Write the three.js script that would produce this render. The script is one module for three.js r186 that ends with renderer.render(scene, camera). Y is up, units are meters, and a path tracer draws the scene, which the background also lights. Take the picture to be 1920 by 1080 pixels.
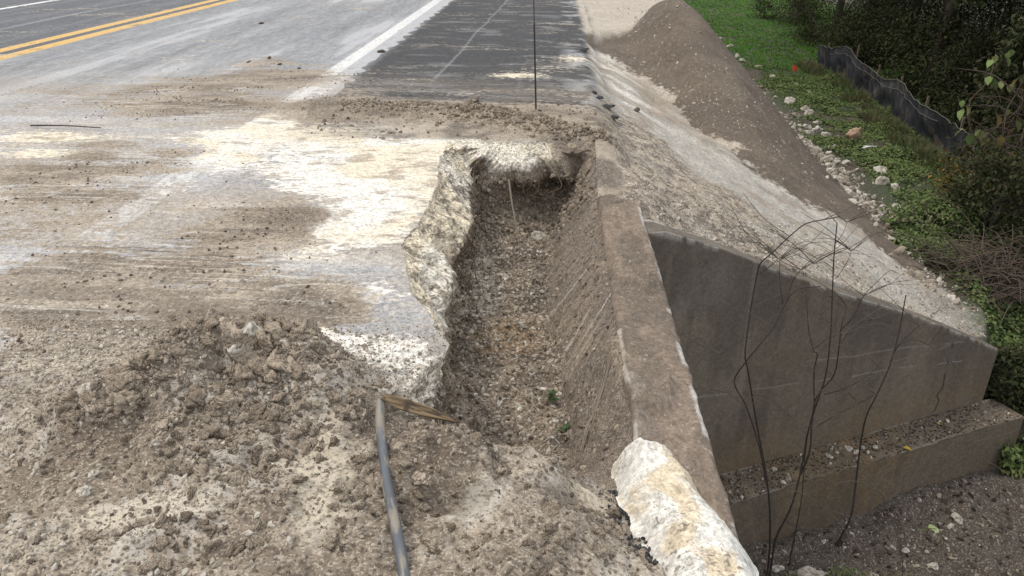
import * as THREE from 'three';
import { mergeGeometries, mergeVertices } from 'three/addons/utils/BufferGeometryUtils.js';

// ---------------------------------------------------------------- camera, sky, sun, exposure
const scene = new THREE.Scene();
const camera = new THREE.PerspectiveCamera(40.852, 1920 / 1080, 0.05, 900);
camera.rotation.order = 'YXZ';
camera.position.set(0, 1.6, 0);
camera.rotation.set(THREE.MathUtils.degToRad(-25.448), THREE.MathUtils.degToRad(2.852), 0);
scene.add(camera);

function overcastSky() {                                   // plain overcast dome, brighter towards the zenith
  const w = 64, h = 32, d = new Float32Array(w * h * 4);
  for (let j = 0; j < h; j++) for (let i = 0; i < w; i++) {
    const s = Math.sin((j + 0.5) / h * Math.PI - Math.PI / 2), L = s > 0 ? 0.62 + 0.55 * s : 0.3, k = (j * w + i) * 4;
    d[k] = L * 0.975; d[k + 1] = L * 0.995; d[k + 2] = L * 1.03; d[k + 3] = 1;
  }
  const t = new THREE.DataTexture(d, w, h, THREE.RGBAFormat, THREE.FloatType);
  t.mapping = THREE.EquirectangularReflectionMapping; t.magFilter = THREE.LinearFilter; t.needsUpdate = true;
  return t;
}
scene.background = overcastSky();
scene.environment = scene.background;
const sun = new THREE.DirectionalLight(0xfff3e2, 1.25);
sun.position.set(-13, 22, -9); sun.target.position.set(0, 0, -8);
sun.castShadow = true; sun.shadow.radius = 24; sun.shadow.mapSize.set(2048, 2048);
Object.assign(sun.shadow.camera, { left: -25, right: 25, top: 25, bottom: -25, near: 1, far: 80 });
scene.add(sun, sun.target);
const renderer = new THREE.WebGLRenderer({ antialias: true });
renderer.toneMapping = THREE.LinearToneMapping;
renderer.toneMappingExposure = 1.2;
renderer.shadowMap.enabled = true;

// ---------------------------------------------------------------- helpers
function rngOf(seed) { let s = seed | 0; return () => { s = (s + 0x6d2b79f5) | 0; let t = Math.imul(s ^ (s >>> 15), 1 | s); t = (t + Math.imul(t ^ (t >>> 7), 61 | t)) ^ t; return ((t ^ (t >>> 14)) >>> 0) / 4294967296; }; }
const PN = 4096, LAT = new Float32Array(PN), PRM = new Uint16Array(PN * 2);
{ const r = rngOf(77); for (let i = 0; i < PN; i++) { LAT[i] = r(); PRM[i] = i; } for (let i = PN - 1; i > 0; i--) { const j = (r() * (i + 1)) | 0, t = PRM[i]; PRM[i] = PRM[j]; PRM[j] = t; } for (let i = 0; i < PN; i++) PRM[PN + i] = PRM[i]; }
const M = PN - 1;
function vn(x, y) {
  const xi = Math.floor(x), yi = Math.floor(y); let fx = x - xi, fy = y - yi;
  fx = fx * fx * (3 - 2 * fx); fy = fy * fy * (3 - 2 * fy);
  const a = PRM[xi & M], b = PRM[(xi + 1) & M];
  const p = LAT[PRM[(a + yi) & M]], q = LAT[PRM[(b + yi) & M]], r = LAT[PRM[(a + yi + 1) & M]], s = LAT[PRM[(b + yi + 1) & M]];
  const u = p + (q - p) * fx, v = r + (s - r) * fx; return u + (v - u) * fy;
}
function vn3(x, y, z) { const zi = Math.floor(z); let f = z - zi; f = f * f * (3 - 2 * f); const a = vn(x + zi * 37.17, y + zi * 17.71), b = vn(x + (zi + 1) * 37.17, y + (zi + 1) * 17.71); return a + (b - a) * f; }
function fbm(x, y, o) { let s = 0, a = 0.5, n = 0; for (let i = 0; i < o; i++) { s += a * vn(x, y); n += a; a *= 0.5; x = x * 2.03 + 17.3; y = y * 2.03 - 9.1; } return s / n; }
const sm = (a, b, v) => { let t = (v - a) / (b - a); t = t < 0 ? 0 : t > 1 ? 1 : t; return t * t * (3 - 2 * t); };
const cl = (v) => (v < 0 ? 0 : v > 1 ? 1 : v);
const lerp = (a, b, t) => a + (b - a) * t;
function pw(tab, v) {                                       // piecewise linear over [[key, value], ...] with rising keys
  if (v <= tab[0][0]) return tab[0][1];
  for (let i = 1; i < tab.length; i++) if (v <= tab[i][0]) { const a = tab[i - 1], b = tab[i]; return lerp(a[1], b[1], (v - a[0]) / (b[0] - a[0])); }
  return tab[tab.length - 1][1];
}
function mix3(c, d, t) { c[0] += (d[0] - c[0]) * t; c[1] += (d[1] - c[1]) * t; c[2] += (d[2] - c[2]) * t; }
const SRGB = new Uint8Array(4097); for (let i = 0; i <= 4096; i++) { const v = i / 4096; SRGB[i] = Math.round(255 * (v < 0.0031308 ? v * 12.92 : 1.055 * Math.pow(v, 1 / 2.4) - 0.055)); }
const enc = (v) => SRGB[(cl(v) * 4096) | 0];
function bake(w, h, fn) {                                   // fn(u, v, out) with u, v in 0..1 gives linear albedo
  const d = new Uint8Array(w * h * 4), c = [0, 0, 0];
  for (let j = 0; j < h; j++) { const row = fn.row ? fn.row((j + 0.5) / h) : null; for (let i = 0; i < w; i++) { (fn.px || fn)((i + 0.5) / w, (j + 0.5) / h, c, row); const k = (j * w + i) * 4; d[k] = enc(c[0]); d[k + 1] = enc(c[1]); d[k + 2] = enc(c[2]); d[k + 3] = 255; } }
  const t = new THREE.DataTexture(d, w, h); t.colorSpace = THREE.SRGBColorSpace; t.magFilter = THREE.LinearFilter; t.minFilter = THREE.LinearMipmapLinearFilter; t.generateMipmaps = true; t.needsUpdate = true; return t;
}
const used = new Map();
function numbered(n) { const k = used.get(n) || 0; used.set(n, k + 1); return k ? n + '_' + String(k).padStart(3, '0') : n; }
function shade(o) { o.castShadow = true; o.receiveShadow = true; return o; }
function tag(o, label, category, group, kind) { Object.assign(o.userData, { label, category }); if (group) o.userData.group = group; if (kind) o.userData.kind = kind; return o; }
function top(name, geo, mat) { const m = shade(new THREE.Mesh(geo, mat)); m.name = numbered(name); scene.add(m); return m; }
function part(name, geo, mat, parent) { const m = shade(new THREE.Mesh(geo, mat)); m.name = name; parent.add(m); return m; }
function base(name, x = 0, y = 0, z = 0) { const g = new THREE.Group(); g.name = numbered(name); g.position.set(x, y, z); scene.add(g); return g; }
const lin = (r, g, b) => new THREE.Color().setRGB(r, g, b);
const std = (c, o = {}) => new THREE.MeshStandardMaterial({ color: c, roughness: 0.95, ...o });

// fine granular relief shared by every soil surface (tiles every 0.6 m)
const grainTex = (() => {
  const n = 1024, d = new Uint8Array(n * n * 4), lat = (p) => { const r = rngOf(p * 31 + 5), a = new Float32Array(p * p); for (let i = 0; i < a.length; i++) a[i] = r(); return a; };
  const octs = [24, 60, 130, 300].map((p) => [p, lat(p)]), wt = [0.35, 0.3, 0.22, 0.13];
  for (let j = 0; j < n; j++) for (let i = 0; i < n; i++) {
    let s = 0;
    for (let o = 0; o < 4; o++) { const [p, a] = octs[o], x = i / n * p, y = j / n * p, xi = Math.floor(x), yi = Math.floor(y), fx = x - xi, fy = y - yi, x1 = (xi + 1) % p, y1 = (yi + 1) % p; const u = lerp(a[yi * p + xi], a[yi * p + x1], fx), v = lerp(a[y1 * p + xi], a[y1 * p + x1], fx); s += wt[o] * lerp(u, v, fy); }
    const b = Math.round(255 * cl(s)), k = (j * n + i) * 4; d[k] = d[k + 1] = d[k + 2] = b; d[k + 3] = 255;
  }
  const t = new THREE.DataTexture(d, n, n); t.wrapS = t.wrapT = THREE.RepeatWrapping; t.magFilter = THREE.LinearFilter; t.needsUpdate = true; return t;
})();
function grain(rx, ry) { const t = grainTex.clone(); t.repeat.set(rx, ry); t.needsUpdate = true; return t; }

// ---------------------------------------------------------------- the lie of the land (x right of the lens, -z along the road, road surface at 0)
const BROWN = [[-3.44,-8.11,1.4,0.8,0.85],[-3.5,-7.09,0.75,0.4,0.6],[-2.89,-8.92,0.73,0.54,0.7],[-1.57,-7.23,0.85,0.45,1],[0.13,-6.78,0.52,0.6,1],[-2.32,-7.04,0.29,0.39,0.6],[-0.38,-6.62,0.55,0.27,0.9],[-3.1,-4.46,0.73,0.6,0.75],[-3.0,-5.28,0.69,0.18,0.7],[-1.72,-4.11,0.34,0.47,1],[-1.46,-4.3,0.19,0.13,1],[-1.84,-3.4,0.66,0.5,0.8],[-1.06,-3.2,0.27,0.22,0.6],[-1.89,-2.84,0.51,0.28,0.8],[-1.35,-2.97,0.31,0.17,0.6],[-2.47,-3.37,0.27,0.37,0.75],[-3.54,-5.0,0.44,0.17,0.8],[-3.5,-5.54,0.2,0.12,0.6],[-3.5,-5.85,0.25,0.13,0.5],[-2.85,-5.64,0.16,0.12,0.6],[-3.57,-9.81,0.33,0.4,0.6],[-4.99,-7.25,0.15,0.19,0.3],[-1.02,-3.06,0.22,0.16,0.6],[-1.3,-2.2,0.34,0.38,0.7],[-1.46,-1.88,0.25,0.1,0.6],[-0.76,-2.26,0.11,0.1,0.5]];
const WHITE = [[-1.57,-5.79,0.78,0.65,1],[-1.07,-4.77,0.38,0.66,1],[-1.07,-6.31,0.31,0.35,0.9],[-1.58,-5.09,0.37,0.31,0.7],[-1.03,-4.1,0.24,0.34,0.8],[-1.31,-3.69,0.22,0.13,0.6],[-1.13,-2.79,0.25,0.1,0.9],[-0.74,-2.76,0.18,0.13,0.7],[-0.53,-2.6,0.15,0.24,0.9],[-2.48,-4.81,0.21,0.25,0.5],[-4.03,-6.07,0.61,0.17,0.6],[-3.84,-5.55,0.4,0.12,0.5],[-0.7,-1.92,0.15,0.18,1.1],[-0.97,-1.93,0.12,0.09,1.1],[-1.21,-1.66,0.2,0.11,1.0],[-0.59,-1.73,0.06,0.18,1.2],[-1.06,-2.88,0.14,0.07,0.7],[-2.58,-6.14,0.39,0.27,0.8],[-2.73,-4.1,0.16,0.26,0.3],[-0.83,-3.33,0.15,0.3,0.5],[-0.13,-5.93,0.37,0.25,0.5]];
function blobs(L, x, z) { let s = 0; for (let i = 0; i < L.length; i++) { const b = L[i], dx = (x - b[0]) / b[2], dz = (z - b[1]) / b[3], q = dx * dx + dz * dz; if (q < 3.2) { const e = 1 - q / 3.2; s += b[4] * e * e; } } return s; }
const LIP = [[-9, -0.86], [-6.3, -0.86], [-5.98, -0.83], [-5.13, -0.766], [-4.48, -0.75], [-3.99, -0.785], [-3.58, -0.735], [-3.22, -0.63], [-3.06, -0.536], [-2.82, -0.421], [-2.6, -0.468], [-2.38, -0.552], [-2.24, -0.62], [-1.8, -0.68], [0, -0.7]];
const BX = [[-6.2, -0.64], [-5.74, -0.62], [-5.2, -0.535], [-4.67, -0.545], [-4.3, -0.60], [-4.0, -0.54], [-3.48, -0.524], [-3.2, -0.475], [-2.95, -0.46], [-2.7, -0.47], [-2.3, -0.5]];
const CX = [[-6.3, -0.616], [-5.4, -0.58], [-5.18, -0.56], [-4.95, -0.72], [-4.5, -0.76], [-4.25, -0.64], [-3.93, -0.567], [-3.58, -0.536], [-3.19, -0.485], [-2.7, -0.47]];
const DX = [[-6.2, 0.2], [-5.72, 0.06], [-4.9, -0.03], [-4.13, 0.02], [-3.54, 0.07], [-3.02, 0.1], [-2.4, 0.12]];
const KZ = [[-6.2, 0], [-6.13, 0.015], [-5.98, 0.13], [-5.92, 0.2], [-5.86, 0.5], [-5.8, 0.72], [-5.7, 0.88], [-5.45, 1], [-2.95, 1], [-2.6, 0.82], [-2.35, 0.45], [-2.18, 0.13], [-2.05, 0]];
const EX = 0.36;
function ctxOf(z) {
  const w = (fbm(z * 3.1 + 40, 3.3, 2) - 0.5);
  return { A: pw(LIP, z) + w * 0.07 + (vn(z * 23, 8.8) - 0.5) * 0.025, B: pw(BX, z) + (fbm(z * 5 + 7, 1.1, 3) - 0.5) * 0.09, C: pw(CX, z), D: pw(DX, z) + (vn(z * 4, 5.5) - 0.5) * 0.05, k: pw(KZ, z), yb: -0.24 + (vn(z * 2.6, 71) - 0.5) * 0.12, E: lerp(-0.235, -0.02, sm(-5.35, -6.1, z)) * (1 - 0.35 * sm(-2.1, -1.7, z)) };
}
function clod(x, y) { const xi = Math.floor(x), yi = Math.floor(y); let b = 9; for (let j = -1; j < 2; j++) for (let i = -1; i < 2; i++) { const h = PRM[(PRM[(xi + i) & M] + yi + j) & M], dx = xi + i + LAT[h] - x, dy = yi + j + LAT[(h * 7 + 13) & M] - y, d = dx * dx + dy * dy; if (d < b) b = d; } return Math.max(0, 1 - b * 1.1) * 0.9; }   // rounded lumps
const ga = (x, z, cx, cz, rx, rz, h) => { const a = (x - cx) / rx, b = (z - cz) / rz, q = a * a + b * b; return q > 6 ? 0 : h * Math.exp(-q); };
function ridge(x, z, x0, z0, x1, z1, r, h) { const dx = x1 - x0, dz = z1 - z0; let t = ((x - x0) * dx + (z - z0) * dz) / (dx * dx + dz * dz); t = cl(t); const a = (x - x0 - dx * t), b = (z - z0 - dz * t), q = (a * a + b * b) / (r * r); return q > 6 ? 0 : h * Math.exp(-q) * (0.55 + 0.9 * fbm(x * 7 + 5, z * 7, 2)); }
function heapShape(x, z) {                                   // spoil thrown up beside and in front of the trench
  let h = 0;
  h += ga(x, z, -1.52, -2.14, 0.22, 0.15, 0.07) + ga(x, z, -1.32, -2.28, 0.2, 0.17, 0.1) + ga(x, z, -1.12, -2.38, 0.23, 0.17, 0.15) + ga(x, z, -0.9, -2.4, 0.2, 0.16, 0.11) + ga(x, z, -0.76, -2.3, 0.14, 0.16, 0.07);
  h += ga(x, z, -1.15, -2.05, 0.42, 0.35, 0.06) + ga(x, z, -0.85, -1.75, 0.22, 0.14, 0.05) + ga(x, z, -1.05, -1.55, 0.4, 0.14, 0.04);
  h -= ga(x, z, 0.09, -1.93, 0.05, 0.035, 0.05) + ga(x, z, -0.3, -1.82, 0.12, 0.04, 0.035) + ga(x, z, -0.98, -1.52, 0.08, 0.04, 0.03);
  h += ga(x, z, -0.36, -2.0, 0.13, 0.12, 0.11) + ga(x, z, -0.15, -2.02, 0.25, 0.12, 0.03) + ga(x, z, -0.5, -1.6, 0.2, 0.2, 0.04) + ga(x, z, 0.1, -1.75, 0.2, 0.12, 0.05) + ga(x, z, -0.1, -1.45, 0.25, 0.15, 0.05);
  return h;
}
const HEAP = 1.3;
function groundL(x, z) {                                     // road, shoulder and the worked ground left of the headwall
  const fore = sm(-3.0, -2.35, z) * sm(-2.9, -1.7, x);
  let h = heapShape(x, z) * HEAP;
  const br = cl(blobs(BROWN, x, z));
  h += ridge(x, z, -0.68, -7.0, 0.4, -6.15, 0.13, 0.085) + ridge(x, z, -2.2, -7.45, -0.8, -7.15, 0.2, 0.035) + ridge(x, z, -4.6, -7.7, -2.6, -7.35, 0.07, 0.018) + ga(x, z, -3.5, -9.7, 0.3, 0.25, 0.035);
  const c = h > 0.02 ? 1 : h / 0.02, near = sm(-9, -4, z);
  h += (fbm(x * 9, z * 9, 3) - 0.45) * (0.012 * br + 0.05 * c * fore + 0.012 * c + 0.022 * fore) + (fbm(x * 34 + 9, z * 34, 2) - 0.5) * (0.006 * br * near + 0.007 * fore + 0.006 * c);
  if (fore > 0.01) { const n = fbm(x * 15 + 3, z * 15, 2); h -= fore * 0.02 * sm(0.55, 0.85, n); const m = Math.abs(vn(x * 22, z * 22) - 0.5) * 2; h += fore * c * 0.004 * (m - 0.4) + fore * c * (0.026 * (clod(x * 12, z * 12) - 0.35) + 0.005 * (clod(x * 27 + 4, z * 27) - 0.35)) + fore * (1 - c) * 0.006 * (clod(x * 21 + 9, z * 21) - 0.35); }
  const rut = Math.abs(vn(x * 0.9 + 3, z * 13 + 0.25 * Math.sin(x * 1.3)) - 0.5); h -= br * 0.006 * sm(0.06, 0, rut) * (1 - fore);
  return h;
}
const TOE = [[-20, 4.85], [-14.5, 4.55], [-11.5, 4.45], [-6.5, 4.15]];
const MOUND = [[-2, -12.6], [0.6, -12.1], [1.26, -11.3], [1.9, -9.3], [2.44, -8.2], [3.2, -7.75], [4.2, -7.4], [9, -7.2]];
const CREST = [[0.5, -12.0], [0.6, -12.2], [1.4, -13.2], [2.3, -15], [3, -17], [4, -24]];
const wingS = (x, z) => (x - 0.65) * 0.411 + (z + 4.78) * 0.912;       // + in front of the wing wall
function groundR(x, z) {                                     // shoulder edge, embankment, verge and the culvert channel
  const toe = pw(TOE, z), u = cl((x - 0.65) / (toe - 0.65));
  let back = -0.19 - 1.71 * u + 0.05 * Math.sin(u * 3.14159);
  const d = pw(MOUND, x) - z;
  if (d > -0.4) { const t = sm(-0.3, 3.9, d); back += t * 1.08 * sm(0.55, 2.1, x) * (1 - sm(1.9, 4.2, x)) * (0.85 + 0.3 * fbm(x * 0.9, z * 0.7, 2)) + sm(-0.1, 0.25, d) * 0.05 * (1 - sm(3.6, 4.8, x)) * sm(0.6, 1, x); }
  const e = pw(CREST, x) - z; if (e > -0.6) { const pad = -0.03 + 0.25 * sm(1.6, 3.4, x); back = lerp(back, Math.min(back, pad), sm(-0.1, 1.3, e) * (1 - sm(2.6, 3.4, x))); if (x < 2.6) back = Math.max(back, lerp(back, -0.04, sm(0.1, 0.9, e) * (1 - sm(1.8, 2.5, x)))); }
  const flat = sm(toe - 0.7, toe + 0.1, x);
  back += ((fbm(x * 3, z * 3, 3) - 0.5) * 0.1 + (fbm(x * 13, z * 13, 2) - 0.5) * 0.035) * (1 - 0.6 * sm(-0.7, -0.25, wingS(x, z)) * (1 - sm(3.9, 4.4, x))) - 0.12 * flat * sm(4.5, 7, x) * sm(-9, -12, z);
  back -= 0.085 * sm(-0.7, -0.25, wingS(x, z)) * (1 - sm(3.9, 4.4, x)); const gul = sm(0.5, 0.85, vn((z - x * 0.18) * 2.2, x * 0.25 + 4)); back -= 0.05 * gul * (1 - flat) * sm(0.7, 1.4, x);
  const bed = -3.06 + (fbm(x * 2.2, z * 2.2, 3) - 0.5) * 0.22 + (fbm(x * 16, z * 16, 2) - 0.5) * 0.05 + 0.14 * sm(2.2, 1.2, x) + 0.9 * sm(5.0, 7.5, x) ;
  let v = Math.min(x - 0.5, wingS(x, z) + 0.14);
  const wide = sm(4.05, 4.7, x) * 1.0 + 0.06;
  const c = sm(-wide, wide * 0.7, v);
  return lerp(back, bed, c);
}
const groundAny = (x, z) => (x < -0.9 ? groundL(x, z) : x > 0.65 ? groundR(x, z) : null);

// cross sections: every section gives [x, y, z] for its own t and row
const ZW = [[-6.9, -8.75], [-6.2, -7.85], [-5.6, -5.6], [9, 9]], ZV = ZW.map((p) => [p[1], p[0]]), zw = (z) => (z < -6.9 ? z - 1.85 : pw(ZW, z)), zv = (w) => (w < -8.75 ? w + 1.85 : pw(ZV, w));
const farK = (t, c, z) => (z < -5.2 ? pw(KZ, z + sm(-5.2, -5.5, z) * (0.3 * (fbm(t * 11, z * 1.2 + 3, 3) - 0.5) + 0.02 * (fbm(t * 34, z * 3, 2) - 0.5) + 0.1 * sm(0.5, 0.75, t))) : c.k);
const KN = [0, 0.05, 0.24, 0.46, 0.68, 1];
function trenchPoint(t, c, z) {
  const ck = farK(t, c, z), fx = lerp(c.A, EX, t); let fy = groundL(fx, z) + c.E * sm(0.55, 1, t);
  if (ck <= 0) return [fx, fy, z];
  const kx = [c.A, c.A + 0.012, c.B, c.C, c.D, EX], ky = [groundL(c.A, z), -0.02, c.yb, -0.69, -0.64, c.E];
  let i = 0; while (i < 4 && t > KN[i + 1]) i++;
  let f = (t - KN[i]) / (KN[i + 1] - KN[i]);
  let x = lerp(kx[i], kx[i + 1], f), y = lerp(ky[i], ky[i + 1], f), zz = z;
  const far0 = sm(-5.45, -5.75, z), floor = sm(0.4, 0.48, t) * (1 - sm(0.66, 0.76, t)), wall = sm(0.03, 0.1, t) * (1 - sm(0.42, 0.5, t)), right = sm(0.68, 0.76, t) * (1 - sm(0.94, 1, t));
  const zn = zw(z), nz = fbm(t * 10 + 21, zn * 4, 2) - 0.5, n1 = fbm(t * 14, zn * 8, 3) - 0.5, n2 = fbm(t * 40 + 5, zn * 24, 2) - 0.5, n3 = fbm(t * 9 + 50, zn * 5, 2) - 0.5;
  y += (1 - far0) * floor * (n1 * 0.13 + n2 * 0.06 + 0.10 * Math.exp(-(((z + 4.95) / 0.35) ** 2)) * sm(0.68, 0.5, t)) ;
  x += wall * (1 - 0.7 * far0) * (n3 * 0.09 + n1 * 0.07 + n2 * 0.045); y += wall * n1 * 0.05;
  if (right > 0) { const st = fbm((z + t * 0.9) * 9, t * 2.2, 3) - 0.5; y += right * (st * 0.035 + n2 * 0.008); x += right * st * 0.01; const lump = sm(0.56, 0.7, fbm(t * 8 + 3, z * 4.5, 2)); y += right * lump * 0.035; }
  const far = sm(-5.35, -5.9, z);
  if (far > 0) { const dep = -lerp(fy, y, ck), cave = sm(0.5, 0.6, t) * (1 - sm(0.76, 0.9, t)); zz -= far * (0.06 + 0.2 * cave) * sm(0.26, 0.4, dep) * (1 - 0.5 * sm(0.5, 0.64, dep)) * sm(0.42, 0.52, t) * (1 - sm(0.8, 0.95, t)); y += far * nz * 0.06 * ck * (1 - sm(0.9, 1, t)); zz += far * (n3 * 0.08 + nz * 0.17) * sm(0, 0.3, ck); }
  return [lerp(fx, x, sm(0, 0.5, ck)), lerp(fy, y, ck), zz];
}
function edgePoint(t, c, z) {                                // under the headwall, or the ragged shoulder edge beyond it
  const x = lerp(EX, 0.65, t); const hw = sm(-5.35, -5.05, z);
  const nat = lerp(trenchPoint(1, c, z)[1], groundR(0.65, z), t * t) + 0.03 * (fbm(x * 12, z * 12, 2) - 0.5) * (1 - Math.abs(2 * t - 1));
  const v = Math.min(x - 0.5, wingS(x, z) + 0.14), bed = sm(-0.06, 0.06, v);
  const under = lerp(lerp(c.E, -0.36, sm(0, 0.1, t)), groundR(Math.max(x, 0.65), z), bed);
  return [x, lerp(nat, under, hw), z];
}

// ---------------------------------------------------------------- what the ground is made of (linear albedo)
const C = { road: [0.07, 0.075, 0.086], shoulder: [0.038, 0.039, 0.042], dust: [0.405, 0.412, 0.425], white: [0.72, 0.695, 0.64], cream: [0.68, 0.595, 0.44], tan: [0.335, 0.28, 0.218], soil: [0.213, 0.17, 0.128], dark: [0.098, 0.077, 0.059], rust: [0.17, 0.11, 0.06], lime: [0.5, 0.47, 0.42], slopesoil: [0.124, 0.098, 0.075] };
function grit(c, x, z, a) {                                  // pits and bright grains of loose soil
  const p = vn(x * 92 + 3, z * 92), q = vn(x * 175, z * 175 + 8), r = vn(x * 240 + 5, z * 240);
  mix3(c, [0.07, 0.054, 0.041], a * (0.6 * sm(0.56, 0.8, p) + 0.38 * sm(0.55, 0.85, r))); mix3(c, [0.56, 0.505, 0.42], a * 0.6 * sm(0.6, 0.85, q));
}
function grainy(c, x, z, a) { const g = Math.max(0.3, 1 + a * (vn(x * 260, z * 260) - 0.5) + a * 0.9 * (vn(x * 118, z * 118) - 0.5) + a * 0.7 * (vn(x * 52, z * 52) - 0.5)); c[0] *= g; c[1] *= g; c[2] *= g; }
function colL(x, z, c, paint) {
  const far = sm(-6.2, -8.5, z), n1 = fbm(x * 1.3, z * 1.9, 4), ns = fbm(x * 1.1 + 31, z * 7.5, 4), nf = fbm(x * 26, z * 40, 3), ng = vn(x * 120, z * 120);
  const sh = x > -2.22 + (vn(z * 5, 2) - 0.5) * 0.12;
  const s = sh ? C.shoulder : C.road;
  c[0] = s[0]; c[1] = s[1]; c[2] = s[2];
  const agg = vn(x * 90, z * 90); mix3(c, [0.2, 0.2, 0.2], 0.22 * sm(0.72, 0.95, agg) + 0.06 * n1);
  if (paint) { const worn = sm(0.3, 0.62, fbm(x * 9, z * 5, 3) + 0.12 * (ng - 0.5) + paint.keep); mix3(c, paint.c, worn); }
  // wheel-polished tracks and pale dust of the coned-off lane
  let du;
  if (x < -6.95) du = 0.12 + 0.1 * sm(0.5, 0.75, fbm(x * 5, z * 0.35, 3)) + 0.28 * sm(0.09, 0.0, Math.abs(x + 8.9 + 0.1 * vn(z * 0.4, 4)));
  else if (!sh) { const lane = fbm(x * 3.2 + 11, z * 0.32, 4), fine = fbm(x * 22, z * 5, 3); du = 0.62 + 0.6 * (lane - 0.5) + 0.42 * (fine - 0.5) + 0.4 * sm(0.58, 0.78, lane) + 0.5 * sm(-9.5, -5.5, z) - 0.12 * sm(-5.8, -6.9, x); }
  else du = 0.01 + 0.22 * sm(0.6, 0.8, fbm(x * 2.2, z * 5, 4)) + 0.8 * sm(-7.2, -6.0, z);
  if (sh && z < -7.6) { const cr = Math.abs(x + 1.32 + 0.03 * (z + 8) + 0.05 * (vn(z * 1.5, 3) - 0.5)); du += 0.28 * sm(0.035, 0.0, cr) * sm(-8.2, -9, z); du += 0.5 * sm(0.3, 0.05, Math.abs(x - 0.35)) * sm(0.5, 0.7, fbm(x * 4, z * 3, 3)); }
  du += (paint ? 0 : 0.75) * ridge1(x, z) * (0.7 + 0.9 * (nf - 0.5));
  if (paint && paint.clean) du *= paint.clean;
  mix3(c, C.dust, cl(du + (sh && z < -7.4 ? 0.14 : 0.32) * (nf - 0.5)));
  const hz = sm(-10, -6.5, z) * sm(-7.4, -5.8, x) * (1 - 0.3 * (paint ? 1 : 0)); if (hz > 0) { mix3(c, C.tan, cl(hz * (0.45 + 1.3 * (fbm(x * 0.8 + 5, z * 3.2, 4) - 0.5) + 0.7 * (nf - 0.5)))); mix3(c, C.white, cl(hz * (1.5 * (fbm(x * 0.9 + 45, z * 3.6, 4) - 0.52) + 0.5 * (nf - 0.5)))); }
  const wb = blobs(WHITE, x, z) + 0.6 * ridge1(x, z) * sm(-10.5, -8.5, z) * sm(-4.6, -5.4, z) + (sh && z < -8 ? 0.9 * gaus(x, z, -0.35, -9.0, 0.45, 0.25) + 0.6 * gaus(x, z, 0.3, -10.4, 0.3, 0.3) : 0);
  const bb = blobs(BROWN, x, z) + 0.52 * sm(-3.1, -2.5, z) * sm(-4, -2.2, x) + 0.5 * sm(-7.5, -7.0, z) * sm(-6.6, -6.9, z) * sh;
  const st = fbm(x * 2.4 + 13, z * 26, 3), W = wb + 0.8 * (n1 - 0.5) + 0.6 * (ns - 0.5) + 0.85 * (nf - 0.5) + 0.5 * (st - 0.5), kw = sm(0.3, 0.72, W);
  const wc = [0, 0, 0]; const cr = sm(0.42, 0.62, fbm(x * 1.7 + 9, z * 2.3, 3)); for (let i = 0; i < 3; i++) wc[i] = lerp(C.white[i], C.cream[i], cr * 0.75) * (0.86 + 0.24 * nf);
  mix3(c, wc, kw * 0.95);
  const Bv = bb + 1.0 * (n1 - 0.5) + 0.9 * (ns - 0.5) + 0.85 * (nf - 0.5) + 0.8 * (st - 0.5) - 0.35 * kw, kb = sm(0.26, 0.74, Bv);
  const sc = [0, 0, 0], tone = cl(sm(0.25, 0.75, fbm(x * 2.6, z * 4.4 + 3, 4)) + 0.3 * sm(-3.2, -2.5, z)); for (let i = 0; i < 3; i++) sc[i] = lerp(C.soil[i], C.tan[i], tone) * (0.8 + 0.4 * nf);
  mix3(c, sc, kb * 0.93);
  const dk = sm(0.72, 0.95, Bv * 0.62 + 0.55 * (fbm(x * 3.3 + 7, z * 9, 4) - 0.2)) ; mix3(c, C.dark, dk * 0.5 * kb);
  if (z > -9 && z < -2.6) { const sl = Math.abs(vn(x * 0.8 + 3, z * 15 + 0.35 * Math.sin(x * 1.7)) - 0.5), sl2 = Math.abs(vn(x * 1.6 + 8, z * 34 + 0.5 * Math.sin(x * 2.3)) - 0.5), gate = sm(0.46, 0.62, fbm(x * 1.3 + 20, z * 3.4, 3)) * cl(blobs(BROWN, x, z) * 1.6); mix3(c, C.dark, 0.7 * gate * sm(0.045, 0.008, sl) * sm(0.35, 0.6, nf + 0.1)); mix3(c, C.dark, 0.4 * gate * sm(0.06, 0.01, sl2)); mix3(c, C.white, 0.35 * gate * sm(0.06, 0.01, Math.abs(vn(x * 1.1 + 60, z * 21) - 0.5))); }
  mix3(c, C.tan, kw * 0.75 * sm(0.56, 0.72, fbm(x * 6.5 + 2, z * 13, 4) + 0.12 * (ng - 0.5)));
  // crumbs trodden into the surface, pale grit in the foreground
  if (kb > 0.3) { const g = vn(x * 46 + 7, z * 46), g2 = vn(x * 88, z * 88 + 4); mix3(c, C.white, 0.35 * sm(0.82, 0.93, g2) * sm(0.35, 0.6, n1 + 0.2)); mix3(c, C.dark, 0.7 * sm(0.84, 0.94, g) * kb); }
  const fore = sm(-2.9, -2.3, z) * sm(-2.6, -1.8, x);
  if (fore > 0) { const p = fbm(x * 4.2 + 3, z * 4.2, 4), q = vn(x * 38, z * 38), lt = sm(0.5, 0.68, p + 0.25 * (q - 0.5) + 0.25 * (nf - 0.5)); mix3(c, [0.52, 0.465, 0.375], 0.8 * fore * lt); mix3(c, C.soil, 0.35 * fore * sm(0.5, 0.35, p)); mix3(c, C.white, fore * 0.5 * sm(0.78, 0.9, vn(x * 125, z * 125)) * sm(0.35, 0.6, p)); foreTone(c, x, z, fore); grit(c, x, z - 1.3 * relief(x, z), fore * 0.75); }
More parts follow.
